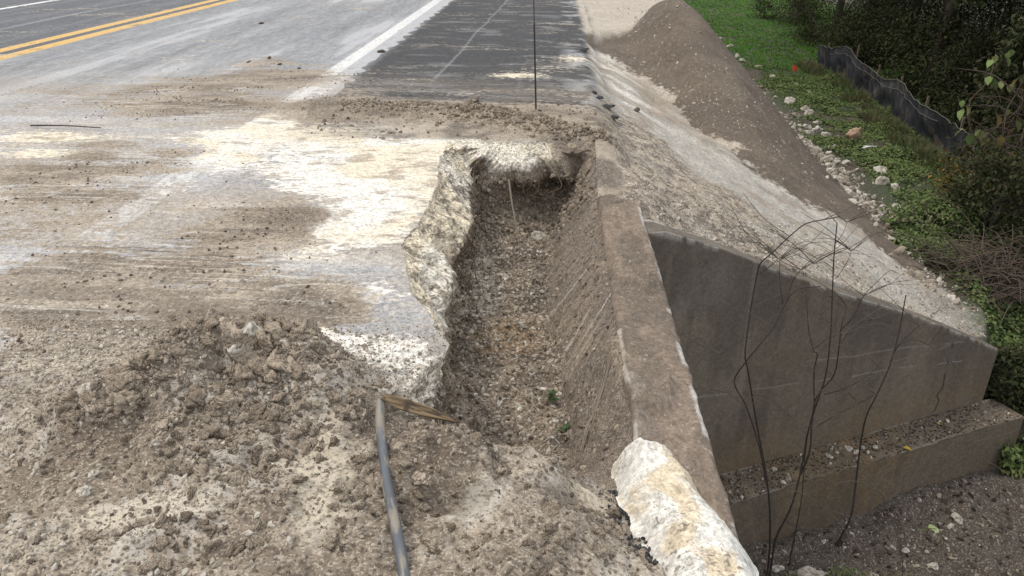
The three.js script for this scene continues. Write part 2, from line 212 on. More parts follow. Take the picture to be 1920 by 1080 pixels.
  if (fore < 1 && z > -7.5) grit(c, x, z, 0.45 * kb * (1 - fore) * sm(0.35, 0.6, fbm(x * 2.5 + 1, z * 5, 3)));
  grainy(c, x, fore > 0 ? z - 1.3 * relief(x, z) : z, 0.55 - 0.25 * far + 0.35 * fore);
}
const gaus = (x, z, cx, cz, rx, rz) => { const a = (x - cx) / rx, b = (z - cz) / rz; return Math.exp(-a * a - b * b); };
const ridge1 = (x, z) => sm(-2.75, -2.5, x) * sm(-2.1, -2.35, x) * sm(-4, -6, z);          // pale fringe along the edge line
function colT(t, c, z, o) {                                  // the trench: pale base course, dark soil, smeared slope
  const x = lerp(c.A, EX, t), ck = farK(t, c, z);
  if (ck < 0.012) { colL(x, z, o); soilEdge(x, z, o); return; }
  const zn = zw(z); let gx = t * 1.7, gz = zn, n = fbm(t * 7, zn * 4, 4), f = fbm(t * 45, zn * 30, 3), q = vn(t * 75, zn * 48);
  if (z < -5.35) { const p = trenchPoint(t, c, z), b = sm(-5.35, -5.6, z); if (b > 0.5) { gx = p[0]; gz = 0.7 * p[2] - 1.1 * p[1]; } f = lerp(f, 0.5 * vn3(p[0] * 38, p[1] * 38, p[2] * 38) + 0.3 * vn3(p[0] * 80, p[1] * 80, p[2] * 80) + 0.2 * vn3(p[0] * 17, p[1] * 17, p[2] * 17), b); n = lerp(n, 0.6 * vn3(p[0] * 7, p[1] * 7, p[2] * 7) + 0.4 * vn3(p[0] * 15, p[1] * 15, p[2] * 15), b); q = lerp(q, vn3(p[0] * 55, p[1] * 55, p[2] * 55 + 9), b); }
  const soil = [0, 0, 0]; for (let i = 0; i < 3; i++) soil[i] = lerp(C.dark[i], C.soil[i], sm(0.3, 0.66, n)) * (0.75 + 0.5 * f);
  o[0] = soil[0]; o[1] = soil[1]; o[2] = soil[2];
  const g = (t - 0.25 + 0.16 * (f - 0.5) + 0.13 * (fbm(t * 5, z * 6, 3) - 0.5)), lime = 1 - sm(-0.035, 0.03, g);
  const endlime = (z < -5.4 ? 1 - sm(0.17, 0.3, ck + 0.2 * (f - 0.5)) : 0) * (1 - sm(0.62, 0.8, t + 0.2 * (n - 0.5)));
  const lc = [0, 0, 0], crm = sm(0.38, 0.6, fbm(t * 6 + 8, z * 3, 3)); for (let i = 0; i < 3; i++) lc[i] = lerp(C.white[i], C.cream[i], 0.35 + 0.6 * crm) * (0.8 + 0.4 * f);
  mix3(o, lc, Math.max(lime * sm(-2.25, -2.5, z), endlime) * (1 - (z < -5.4 ? 0.35 : 0.8) * sm(0.55, 0.7, z < -5.4 ? f : fbm(t * 38 + 4, zn * 25, 3))));
  if (t > 0.42 && t < 0.74) { const gr = gaus(t, z, 0.53, -4.75, 0.09, 0.5) + 0.35 * gaus(t, z, 0.55, -5.5, 0.08, 0.25); mix3(o, [0.43, 0.375, 0.3], 0.75 * sm(0.42, 0.62, gr * 0.75 + 0.7 * (f - 0.4) + 0.3 * (q - 0.5))); const ru = gaus(t, z, 0.58, -4.05, 0.1, 0.28); mix3(o, [0.22, 0.15, 0.085], 0.8 * sm(0.35, 0.6, ru * 0.7 + 0.6 * (n - 0.4))); mix3(o, C.white, 0.7 * sm(0.86, 0.93, q)); }
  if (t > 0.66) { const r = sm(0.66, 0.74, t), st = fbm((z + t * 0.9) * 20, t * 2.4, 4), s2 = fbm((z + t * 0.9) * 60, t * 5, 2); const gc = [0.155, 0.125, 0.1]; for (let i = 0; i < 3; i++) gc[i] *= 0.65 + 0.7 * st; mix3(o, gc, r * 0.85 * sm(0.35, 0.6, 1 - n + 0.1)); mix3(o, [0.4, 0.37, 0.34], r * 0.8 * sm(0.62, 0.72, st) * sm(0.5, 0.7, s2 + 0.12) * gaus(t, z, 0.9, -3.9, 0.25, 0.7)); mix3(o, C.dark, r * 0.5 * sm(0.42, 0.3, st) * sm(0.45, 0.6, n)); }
  const blend = 1 - sm(0.01, z < -5 ? 0.06 : 0.2, ck); if (blend > 0) { const d = [0, 0, 0]; colL(x, z, d); soilEdge(x, z, d); mix3(o, d, blend); }
  grit(o, gx, gz, t > 0.7 ? 0.45 : 0.8); grainy(o, gx * 1.1, gz, 0.7);
}
let rX = 9, rZ = 9, rY = 0; const relief = (x, z) => { if (x !== rX || z !== rZ) { rX = x; rZ = z; rY = groundL(x, z); } return rY; };   // grain follows the surface, not the plan
const FD = [[-0.36,-1.92,0.18,0.14,1],[-0.39,-1.67,0.09,0.1,0.7],[-1.33,-2.29,0.29,0.15,0.9],[-1.47,-2.06,0.22,0.09,0.7],[-0.81,-1.54,0.13,0.03,0.8],[0.07,-1.93,0.15,0.08,0.5],[-0.02,-1.61,0.16,0.06,0.5],[-1.54,-1.95,0.17,0.05,0.5],[0.1,-1.81,0.1,0.06,0.9],[-0.27,-2.13,0.22,0.06,0.5],[-0.81,-2.44,0.12,0.07,0.6]], FC = [[-0.74,-1.94,0.15,0.09,1],[-0.64,-1.72,0.09,0.15,1],[-1.01,-1.67,0.15,0.07,0.8],[-1.19,-1.65,0.14,0.07,0.8],[-0.72,-2.11,0.09,0.09,0.7],[-0.1,-1.95,0.12,0.06,0.6],[0.17,-1.99,0.08,0.06,0.9],[-1.56,-2.16,0.09,0.05,0.7],[-1.41,-1.54,0.12,0.05,0.5],[-0.19,-1.63,0.08,0.04,0.6]];
function foreTone(o, x, z, a) { if (a <= 0) return; const n = fbm(x * 6 + 3, z * 6, 4) - 0.5, f = fbm(x * 30, z * 30, 3) - 0.5, d = sm(0.3, 0.75, blobs(FD, x, z) + 0.9 * n + 0.5 * f), l = sm(0.35, 0.8, blobs(FC, x, z) + 0.9 * n + 0.5 * f); mix3(o, [0.15, 0.115, 0.086], 0.75 * a * d); mix3(o, [0.58, 0.52, 0.41], 0.7 * a * l * (1 - d)); }
function soilEdge(x, z, o) {                                 // worked soil lying across the shoulder beyond and before the trench
  const f = fbm(x * 24, z * 24, 3), n = fbm(x * 5, z * 5, 4), q = vn(x * 55, z * 55);
  const a = sm(-7.35, -6.9, z + 0.35 * (n - 0.5)) * Math.max(sm(-6.05, -6.2, z), sm(0.3, 0.37, x)) * sm(-2.4, -0.9, x), b = sm(-2.6, -2.3, z), s = [0, 0, 0];
  for (let i = 0; i < 3; i++) s[i] = lerp(b > 0.5 ? C.soil[i] : C.dark[i] * 1.25, C.tan[i] * 1.05, sm(0.3, 0.66, n)) * (0.75 + 0.5 * f);
  mix3(o, s, 0.9 * Math.max(a, b * 0.85)); mix3(o, C.lime, b * 0.7 * sm(0.56, 0.72, n + 0.2 * (q - 0.5) + 0.2 * (f - 0.5))); foreTone(o, x, z, b); grit(o, x, b > 0 ? z - 1.3 * relief(x, z) : z, Math.max(a * 0.6, b * 0.75));
}
function colR(x, z, o) {                                     // embankment: brown fill, pale limerock chute, gritty band, then verge and channel
  const n = fbm(x * 1.4, z * 1.4, 4), f = fbm(x * 20, z * 20, 3), q = vn(x * 44, z * 44), dn = fbm((z - x * 0.5) * 4.2, x * 0.5, 4);
  const zb = pw(MOUND, x), zl = pw([[0.6, -8.35], [0.72, -8.2], [1.07, -7.75], [1.53, -6.95], [1.97, -6.45], [2.42, -6.15], [2.7, -5.95], [4, -5.6]], x);
  const wob = 0.5 * (dn - 0.5) + 0.6 * (f - 0.5) + 0.9 * (fbm(x * 2.2, z * 2.2, 3) - 0.5);
  const br = sm(0.14, -0.1, z - zb + wob * 1.1), lo = sm(-0.25, 0.25, z - zl + wob * 1.6);
  const li = [0, 0, 0], ts = sm(0.4, 0.7, n); for (let i = 0; i < 3; i++) li[i] = lerp(C.lime[i] * 0.78, [0.36, 0.315, 0.26][i], ts) * (0.8 + 0.42 * dn) * (0.85 + 0.3 * f);
  o[0] = li[0]; o[1] = li[1]; o[2] = li[2];
  mix3(o, C.white, 0.5 * sm(0.5, 0.62, dn + 0.2 * (f - 0.5)) * sm(1.5, 0.75, x));
  mix3(o, [0.26, 0.215, 0.168], 0.6 * sm(0.5, 0.68, fbm(x * 3.1 + 8, z * 3.1 - x * 1.5, 4) + 0.25 * (f - 0.5))); grit(o, x, z, 0.2);
  const sc = [0, 0, 0]; for (let i = 0; i < 3; i++) sc[i] = C.slopesoil[i] * (0.72 + 0.45 * dn + 0.3 * (f - 0.3));
  const pad = sm(0.3, 0.9, pw(CREST, x) - z + 0.4 * (n - 0.5)) * (1 - sm(2.3, 2.8, x)); mix3(o, sc, br * (1 - pad)); mix3(o, [0.42, 0.37, 0.31], pad * 0.8); mix3(o, C.lime, br * 0.6 * sm(0.86, 0.93, q) * sm(0.45, 0.6, n));
  const gc = [0, 0, 0]; for (let i = 0; i < 3; i++) gc[i] = lerp(C.slopesoil[i], C.tan[i], sm(0.35, 0.65, f)) * (0.8 + 0.4 * n); mix3(o, gc, lo * 0.92 * sm(0.25, 0.5, 0.5 + 0.9 * (dn - 0.42))); mix3(o, C.white, lo * 0.4 * sm(0.7, 0.86, vn(x * 105, z * 95)));
  const toe = pw(TOE, z), vg = sm(-0.35, 0.2, x - toe + 0.5 * (n - 0.5) + 0.3 * (f - 0.5)), chan = sm(-0.1, 0.1, wingS(x, z));
  const gcol = [0.052, 0.062, 0.032]; for (let i = 0; i < 3; i++) gcol[i] = lerp(gcol[i], C.slopesoil[i] * 0.6, sm(0.45, 0.7, n)) * (0.7 + 0.6 * f);
  mix3(o, gcol, vg * (1 - chan));
  const bcol = [0.062, 0.05, 0.04]; for (let i = 0; i < 3; i++) bcol[i] *= 0.6 + 0.8 * f; mix3(o, bcol, chan); mix3(o, C.lime, chan * 0.5 * sm(0.85, 0.94, q));
  const sh = 1 - sm(0.6, 0.75, x + 0.14 * (n - 0.5)); if (sh > 0 && z < -5.2) { const d = [0, 0, 0]; colL(0.5, z, d); soilEdge(0.5, z, d); mix3(o, d, sh * sm(-5.6, -6.2, z) * (z < -7.2 ? 0.6 : 1)); }
  if (z > -9) grit(o, x, z, 0.5 * Math.max(lo, chan)); grainy(o, x, z, 0.5);
}

// rows and columns
const zs = [];
{ for (const z of [40, 25, 15, 9, 6, 4, 2.6, 1.7, 1, 0.4, -0.1, -0.5, -0.8]) zs.push(z); let z = -1.0; while (z > -6.6) { zs.push(z); z -= z < -5.6 && z > -6.22 ? 0.0032 : z < -2.0 ? 0.0095 : 0.0085; } let s = 0.012; while (z > -42) { zs.push(z); z -= s; s *= 1.021; } while (z > -420) { zs.push(z); z -= s; s *= 1.14; } }
const cols = zs.map(ctxOf);
const iz = (v) => { let i = 0; while (i < zs.length - 1 && zs[i] > v) i++; return i; };
function sheet(name, ts, point, z0, z1, span, pxw, pxh, color, label, W = (v) => v, V = (v) => v) {   // one piece of the ground between rows z0..z1
  const i0 = iz(z0), i1 = iz(z1), nr = i1 - i0 + 1, nc = ts.length, pos = new Float32Array(nr * nc * 3), uv = new Float32Array(nr * nc * 2), ix = [];
  const za = zs[i0], zb = zs[i1];
  for (let r = 0; r < nr; r++) for (let k = 0; k < nc; k++) {
    const p = point(ts[k], cols[i0 + r], zs[i0 + r]), o = r * nc + k;
    pos[o * 3] = p[0]; pos[o * 3 + 1] = p[1]; pos[o * 3 + 2] = p[2];
    uv[o * 2] = (ts[k] - ts[0]) / (ts[nc - 1] - ts[0]); uv[o * 2 + 1] = (W(zs[i0 + r]) - W(za)) / (W(zb) - W(za));
    if (r && k) { const a = o, b = o - 1, c = o - nc, d = o - nc - 1; ix.push(d, c, b, c, a, b); }
  }
  const g = new THREE.BufferGeometry(); g.setAttribute('position', new THREE.BufferAttribute(pos, 3)); g.setAttribute('uv', new THREE.BufferAttribute(uv, 2)); g.setIndex(ix); g.computeVertexNormals();
  const t0 = ts[0], t1 = ts[nc - 1];
  const tex = bake(pxw, pxh, { row: (v) => { const z = V(lerp(W(za), W(zb), v)); return [z, ctxOf(z)]; }, px: (u, v, c, row) => color(lerp(t0, t1, u), row[1], row[0], c) });
  const mat = std(0xffffff, { map: tex, roughness: 0.97 });
  if (za - zb < 60) { mat.bumpMap = grain(span / 0.6, (za - zb) / 0.6); mat.bumpScale = 0.004; }
  const m = top(name, g, mat); tag(m, label, 'ground', null, 'structure'); delete m.userData.category; return m;
}
const range = (a, b, n) => Array.from({ length: n + 1 }, (_, i) => lerp(a, b, i / n));
const flatL = (x, c, z) => [x, groundL(x, z), z], flatR = (x, c, z) => [x, groundR(x, z), z];
const cL = (x, c, z, o) => colL(x, z, o), cR = (x, c, z, o) => colR(x, z, o);
const shoulderX = (t, c) => lerp(-2.2, c.A, t), flatS = (t, c, z) => { const x = shoulderX(t, c), y = groundL(x, z); return [x, y, z]; }, cS = (t, c, z, o) => { const x = shoulderX(t, c); colL(x, z, o); soilEdge(x, z, o); };
const ZN = -6.62, Z0 = 40, ZF = -42, ZE = -420, ZC = -1.0, ZM = -2.95, ZS = -10;
// road
const verge = (x, c, z) => [x, (x < -12.4 ? -0.25 * sm(-12.4, -16, x) : 0) + groundL(x, z), z];
sheet('ground', [-160, -90, -50, -30, -20, -16, -14, -12.6], verge, Z0, ZE, 147, 64, 256, (x, c, z, o) => { const n = fbm(x * 0.4, z * 0.4, 4); o[0] = 0.07 + 0.05 * n; o[1] = 0.085 + 0.04 * n; o[2] = 0.04 + 0.03 * n; }, 'grass verge on the far side of the road');
sheet('road', range(-12.6, -5.6, 70), flatL, ZC, ZF, 7, 1024, 2048, cL, 'far traffic lane with dark asphalt and dusty near lane');
sheet('road', range(-5.6, -2.2, 170), flatL, ZC, ZN, 3.4, 2048, 2048, cL, 'dirt-strewn near lane beside the trench');
sheet('road', range(-5.6, -2.2, 60), flatL, ZN, ZF, 3.4, 1024, 2048, cL, 'dusty grey near lane running away from the lens');
sheet('spoil_heap', range(0, 1, 165), flatS, ZC, ZM, 1.5, 1280, 2048, cS, 'loose spoil heaped on the shoulder before the trench');
sheet('shoulder', range(0, 1, 165), flatS, ZM, ZN, 1.5, 1024, 2048, cS, 'dirt-covered paved shoulder beside the trench');
sheet('shoulder', range(0, 1, 60), flatS, ZN, ZF, 1.4, 512, 2048, cS, 'dark asphalt shoulder beyond the trench');
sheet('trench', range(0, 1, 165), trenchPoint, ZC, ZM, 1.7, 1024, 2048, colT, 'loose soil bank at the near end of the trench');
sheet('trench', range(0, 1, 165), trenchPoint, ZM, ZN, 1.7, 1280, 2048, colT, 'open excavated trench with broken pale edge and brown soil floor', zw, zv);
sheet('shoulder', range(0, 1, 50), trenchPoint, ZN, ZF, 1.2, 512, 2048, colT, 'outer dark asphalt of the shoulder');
const cE = (t, c, z, o) => { const x = lerp(EX, 0.65, t); const d = [0, 0, 0]; colL(x, z, o); soilEdge(x, z, o); colR(x + 0.22, z, d); mix3(o, d, sm(0.3, 0.8, t + 0.4 * (fbm(x * 9, z * 5, 3) - 0.5))); };
sheet('embankment', range(0, 1, 36), edgePoint, ZC, ZN, 0.3, 128, 2048, cE, 'ragged soil edge at the head of the trench');
sheet('embankment', range(0, 1, 20), edgePoint, ZN, ZF, 0.3, 64, 2048, cE, 'ragged outer edge of the paved shoulder');
sheet('embankment', range(0.65, 5.2, 170), flatR, ZC, ZS, 4.55, 1536, 2048, cR, 'near embankment of gritty soil and pale limerock above the channel');
sheet('embankment', range(0.65, 5.2, 110), flatR, ZS, ZF, 4.55, 768, 2048, cR, 'far embankment of brown fill sloping to the verge');
const gx0 = range(5.2, 9.5, 60), gx1 = [...range(9.5, 12, 12).slice(0, -1), ...range(12, 30, 20), 45, 80, 160];
sheet('ground', gx0, flatR, ZC, -14, 4.3, 768, 1536, cR, 'low weedy verge at the right of the embankment');
sheet('ground', gx0, flatR, -14, ZF, 4.3, 512, 1024, cR, 'low grassy verge running along the silt fence');
sheet('ground', gx1, flatR, ZC, ZF, 150, 512, 512, cR, 'leaf-littered woodland floor');
sheet('ground', [...gx0.slice(0, -1), ...gx1], flatR, ZF, ZE, 155, 128, 128, cR, 'verge far up the road'); sheet('ground', [...gx0.slice(0, -1), ...gx1], flatR, Z0, ZC, 155, 128, 128, cR, 'verge behind the lens');
for (const [n, ts, p, cf] of [['road', range(-12.6, -2.2, 8), flatL, cL], ['shoulder', range(0, 1, 4), flatS, cS], ['shoulder', range(0, 1, 4), trenchPoint, colT], ['embankment', range(0, 1, 12), edgePoint, cE], ['embankment', range(0.65, 5.2, 30), flatR, cR]]) { sheet(n, ts, p, Z0, ZC, 4, 64, 128, cf, n + ' behind the lens'); sheet(n, ts, p, ZF, ZE, 4, 64, 128, cf, n + ' far up the road'); }

// painted lines: thin sheets just above the asphalt, dirt lying over them
function line(x0, x1, z0, z1, paint, label, px = 96) {
  const i0 = iz(z0), i1 = iz(z1), pos = [], uv = [], ix = [], nc = 7; let r = 0;
  for (let i = i0; i <= i1; i += 1, r++) for (let k = 0; k < nc; k++) { const x = lerp(x0, x1, [0, 0.04, 0.25, 0.5, 0.75, 0.96, 1][k]), o = r * nc + k; pos.push(x, groundL(x, zs[i]) + (k === 0 || k === nc - 1 ? -0.004 : 0.003), zs[i]); uv.push((x - x0) / (x1 - x0), (zs[i] - zs[i0]) / (zs[i1] - zs[i0])); if (r && k) ix.push(o - nc - 1, o - nc, o - 1, o - nc, o, o - 1); }
  const g = new THREE.BufferGeometry(); g.setAttribute('position', new THREE.Float32BufferAttribute(pos, 3)); g.setAttribute('uv', new THREE.Float32BufferAttribute(uv, 2)); g.setIndex(ix); g.computeVertexNormals();
  const tex = bake(px, 2048, (u, v, c) => colL(lerp(x0, x1, u), lerp(zs[i0], zs[i1], v), c, paint));
  const m = top('lane_marking', g, std(0xffffff, { map: tex, roughness: 0.8 })); tag(m, label, 'marking', null, 'structure'); delete m.userData.category;
}
const yel = [0.6, 0.38, 0.12], wht = [0.72, 0.72, 0.7];
line(-7.58, -7.36, -0.8, -60, { c: yel, keep: 0.3, clean: 0.5 }, 'outer yellow centre line');
line(-7.18, -6.94, -0.8, -60, { c: yel, keep: 0.26, clean: 0.3 }, 'inner yellow centre line beside the dusty lane');
line(-11.05, -10.9, -0.8, -60, { c: wht, keep: 0.15, clean: 0.4 }, 'white edge line on the far side of the road');
line(-2.64, -2.44, -0.8, -9, { c: wht, keep: 0.18, clean: 0.6 }, 'worn white edge line fading under dirt', 128);
line(-2.64, -2.44, -9, -60, { c: wht, keep: 0.28, clean: 0.6 }, 'white edge line running away from the lens', 128);

// ---------------------------------------------------------------- concrete culvert
const culvert = base('concrete_culvert', 0.65, 0, -4.78);
tag(culvert, 'weathered concrete culvert headwall with sloping wing wall on a stepped footing', 'culvert');
function concrete(c, u, v, tint) { const n = fbm(u * 1.5, v * 1.5, 5), f = fbm(u * 30, v * 30, 3), s = vn(u * 160, v * 160); for (let i = 0; i < 3; i++) c[i] = tint[i] * (0.72 + 0.4 * n + 0.24 * (f - 0.5) + 0.2 * (s - 0.5)); }
{ // headwall: soil-smeared top, swept along the road
  const prof = [[-0.3, -1.1], [-0.3, -0.26], [-0.298, -0.236], [-0.28, -0.222], ...range(-0.26, -0.04, 14).map((x) => [x, -0.22]), [-0.02, -0.223], [-0.006, -0.232], [0, -0.25], [0, -0.5], [0, -1.2], [0, -3.3]];
  const zr = zs.filter((z, i) => z < 6.1 && z > -5.32 && (z > -1 || i % 2 === 0)); zr.push(-5.33);
  const S = [0]; for (let i = 1; i < prof.length; i++) S.push(S[i - 1] + Math.hypot(prof[i][0] - prof[i - 1][0], prof[i][1] - prof[i - 1][1]));
  const s0 = S[0], s1 = S[S.length - 1], pos = [], uv = [], ix = [], nc = prof.length;
  zr.forEach((z, r) => prof.forEach(([x, y], k) => {
    const o = r * nc + k, tp = y > -0.24 ? 1 : 0, soil = sm(0.46, 0.66, fbm(x * 5 + 3, z * 3.2, 3)) * tp;
    const ch = (k > 16 && k < 21) || (k > 0 && k < 4) ? (fbm(z * 16 + k, k * 0.3, 2) - 0.5) * 0.02 : 0;
    pos.push(x + ch, y + soil * 0.035 * (0.5 + fbm(x * 30, z * 30, 2)) * sm(0, -0.03, x) + (tp ? 0.012 * (fbm(x * 20, z * 20, 2) - 0.5) : 0), z + 4.78);
    uv.push((S[k] - s0) / (s1 - s0), (z + 5.33) / 11.4);
    if (r && k) ix.push(o - nc - 1, o - nc, o - 1, o - nc, o, o - 1);
  }));
  const g = new THREE.BufferGeometry(); g.setAttribute('position', new THREE.Float32BufferAttribute(pos, 3)); g.setAttribute('uv', new THREE.Float32BufferAttribute(uv, 2)); g.setIndex(ix); g.computeVertexNormals();
  const tex = bake(2048, 2048, (u, v, c) => {
    const s = s0 + u * (s1 - s0) - 0.86, z = v * 11.4 - 5.33, n = fbm(s * 6, z * 3.2, 4), f = fbm(s * 30, z * 26, 3), q = vn(s * 60, z * 60);   // s: 0 at the trench-side edge, 0.3 at the outer edge
    concrete(c, s * 2, z * 2, [0.25, 0.21, 0.172]);
    if (s > -0.1 && s < 0.42) {
      const so = [0, 0, 0]; for (let i = 0; i < 3; i++) so[i] = lerp(C.dark[i] * 1.3, [0.2, 0.155, 0.118][i], sm(0.35, 0.62, n)) * (0.75 + 0.5 * f);
      mix3(c, so, 0.9 * sm(0.36, 0.55, n * 0.5 + 0.35 * f + 0.14 + 0.12 * sm(-2.7, -3.4, z)));
      mix3(c, [0.5, 0.48, 0.45], 0.85 * sm(0.028, 0.006, Math.abs(s - 0.3)) * sm(0.42, 0.6, fbm(z * 7, 3, 3)));
      mix3(c, [0.45, 0.41, 0.36], 0.8 * sm(0.02, 0.004, Math.abs(s - 0.012)) * sm(0.52, 0.66, fbm(z * 4, 9, 3)));
      mix3(c, C.lime, 0.4 * sm(0.86, 0.95, vn(s * 110, z * 110)));
    }
    grainy(c, s, z, 0.5);
  });
  part('headwall', g, std(0xffffff, { map: tex, bumpMap: grain(7, 18), bumpScale: 0.004, roughness: 0.95 }), culvert);
}
const wing = new THREE.Group();
function slab(name, pts, depth, at0, texfn, pw2, ph2) {
  const sh = new THREE.Shape(pts.map((p) => new THREE.Vector2(p[0], p[1])));
  const g = new THREE.ExtrudeGeometry(sh, { depth: depth - 0.03, bevelEnabled: true, bevelSize: 0.012, bevelThickness: 0.015, bevelOffset: -0.012, bevelSegments: 2, steps: 1 });
  g.computeBoundingBox(); const b = g.boundingBox, p = g.attributes.position, u = g.attributes.uv, nn = g.attributes.normal;
  for (let i = 0; i < p.count; i++) u.setXY(i, (p.getX(i) - b.min.x) / (b.max.x - b.min.x), (p.getY(i) + (Math.abs(nn.getY(i)) > 0.6 ? -p.getZ(i) : 0) - (b.min.y - depth)) / (b.max.y - b.min.y + depth));
  const tex = bake(pw2, ph2, (uu, vv, c) => texfn(lerp(b.min.x, b.max.x, uu), lerp(b.min.y - depth, b.max.y, vv), c));
  const m = part(name, g, std(0xffffff, { map: tex, bumpMap: grain(5, 4), bumpScale: 0.0035, roughness: 0.93 }), culvert);
  const th = 0.4236; m.rotation.y = th; m.position.set(Math.sin(th) * at0, 0, Math.cos(th) * at0); return m;
}
slab('wing_wall', [[-0.12, -3.2], [3.83, -3.2], [3.83, -1.942], [3.17, -1.615], [2.54, -1.315], [1.63, -0.938], [0.98, -0.635], [0.6, -0.452], [0.15, -0.262], [-0.12, -0.24]], 0.25, -0.235, (a, y, c) => {
  const n = fbm(a * 1.7, y * 1.7, 4), dr = fbm(a * 9, y * 0.9, 4), t = pw([[0, -0.23], [0.6, -0.45], [1.63, -0.94], [2.54, -1.31], [3.83, -1.94]], a), below = t - y;
  const j = a + 0.02 * (vn(y * 6, 2) - 0.5);
  concrete(c, a, y, j < 0.98 ? [0.2, 0.172, 0.135] : [0.172, 0.144, 0.111]);
  mix3(c, [0.085, 0.072, 0.06], 0.6 * sm(0.5, 0.7, 0.45 * dr + 0.6 * n + 0.2 * sm(0.75, 0.1, below + 0.3 * (n - 0.5))));          // water stains
  mix3(c, [0.215, 0.195, 0.165], 0.5 * sm(0.5, 0.66, n) * sm(0.85, 0.6, a));
  mix3(c, [0.21, 0.195, 0.17], 0.5 * sm(0.03, 0.0, Math.abs(a - 0.93 + 0.05 * (n - 0.5))) * sm(1.3, 0.2, below));
  const li = y + 0.1 * a + 0.04 * (fbm(a * 3, 7, 3) - 0.5); mix3(c, [0.28, 0.265, 0.24], 0.5 * sm(0.012, 0.002, Math.abs(li + 1.62)) * sm(0.45, 0.6, fbm(a * 5, 1, 2)) + 0.45 * sm(0.012, 0.002, Math.abs(li + 1.42)) * sm(0.5, 0.62, fbm(a * 4, 5, 2)));   // pour lines
  mix3(c, [0.19, 0.13, 0.07], 0.65 * sm(-1.9, -2.5, y + 0.35 * (n - 0.5)) * sm(0.42, 0.6, fbm(a * 60, y * 60, 2) * 0.6 + n * 0.5));             // rusty speckle near the base
  mix3(c, [0.03, 0.026, 0.023], 0.85 * sm(0.016, 0.004, Math.abs(a - 3.2 + 0.05 * (vn(y * 14, 5) - 0.5))) * sm(0.4, 0.55, vn(y * 16, 3)) * sm(-1.62, -1.75, y));   // thin crack
  mix3(c, C.lime, 0.6 * sm(0.05, 0.0, below) * sm(0.35, 0.55, fbm(a * 14, 3, 3)));
  grainy(c, a, y, 0.35);
}, 1536, 1024);
slab('footing', [[-0.1, -3.35], [3.98, -3.35], [3.98, -2.52], [3.9, -2.5], [-0.1, -2.5]], 0.33, 0.002, (a, y, c) => {
  const n = fbm(a * 2.1, y * 2.1, 4), f = fbm(a * 24, y * 24, 3), dr = fbm(a * 7, y * 0.9, 4);
  concrete(c, a, y, [0.155, 0.125, 0.092]); mix3(c, [0.19, 0.13, 0.07], 0.6 * sm(0.42, 0.62, n * 0.7 + 0.35 * f) * sm(0.6, 1.6, a)); mix3(c, [0.095, 0.08, 0.062], 0.6 * sm(0.5, 0.64, 0.5 * dr + 0.5 * n));
  mix3(c, [0.19, 0.17, 0.14], 0.5 * sm(0.01, 0.002, Math.abs(y + 2.64 + 0.03 * (vn(a * 3, 1) - 0.5))) * sm(0.45, 0.6, vn(a * 4, 7)));
  if (y > -2.515) { mix3(c, [0.075, 0.057, 0.045], 0.85 * sm(0.38, 0.58, fbm(a * 4, y * 9, 4))); mix3(c, [0.24, 0.22, 0.2], 0.7 * sm(0.52, 0.66, fbm(a * 6 + 5, y * 12, 3))); }
  grainy(c, a, y, 0.5);
}, 1024, 384);

// ---------------------------------------------------------------- stones, crumbs and grit
function rockGeo(seed, det, sq = 1, rough = 0.5) {
  let g = new THREE.IcosahedronGeometry(1, det); g.deleteAttribute('uv'); g.deleteAttribute('normal'); g = mergeVertices(g, 1e-4);
  const p = g.attributes.position, r = rngOf(seed), ax = [1 + r() * 0.4, (0.62 + r() * 0.2) * sq, 0.75 + r() * 0.3];
  for (let i = 0; i < p.count; i++) { const x = p.getX(i), y = p.getY(i), z = p.getZ(i), k = 1 + rough * (vn3(x * 1.3 + seed * 5, y * 1.3, z * 1.3 + 9) - 0.5) * 1.4 + rough * 0.5 * (vn3(x * 3.2 + seed, y * 3.2 + 4, z * 3.2) - 0.5); p.setXYZ(i, x * k * ax[0], y * k * ax[1], z * k * ax[2]); }
  if (det > 1) { g.computeVertexNormals(); return g; } g = g.toNonIndexed(); g.computeVertexNormals(); return g;
}
const rockG = [1, 2, 3, 4, 5, 6].map((s) => rockGeo(s, 3, 1, 0.62)); rockG.forEach((g) => { g.computeVertexNormals(); });
const rockTex = bake(256, 256, (u, v, c) => { const n = fbm(u * 8, v * 8, 4), f = vn(u * 70, v * 70); c[0] = 0.62 * (0.7 + 0.45 * n) * (0.85 + 0.3 * f); c[1] = c[0] * 0.96; c[2] = c[0] * 0.87; mix3(c, [0.2, 0.16, 0.12], 0.75 * sm(0.52, 0.68, fbm(u * 11 + 3, v * 11, 3))); });
rockG.forEach((g) => { const p = g.attributes.position, u = new Float32Array(p.count * 2); for (let i = 0; i < p.count; i++) { u[i * 2] = p.getX(i) * 0.3 + 0.5 + p.getY(i) * 0.1; u[i * 2 + 1] = p.getZ(i) * 0.3 + 0.5 + p.getY(i) * 0.12; } g.setAttribute('uv', new THREE.BufferAttribute(u, 2)); });
const rockM = [[0.85, 0.84, 0.82], [0.7, 0.68, 0.64], [0.55, 0.5, 0.44]].map((c) => std(lin(...c), { map: rockTex, roughness: 0.95 }));
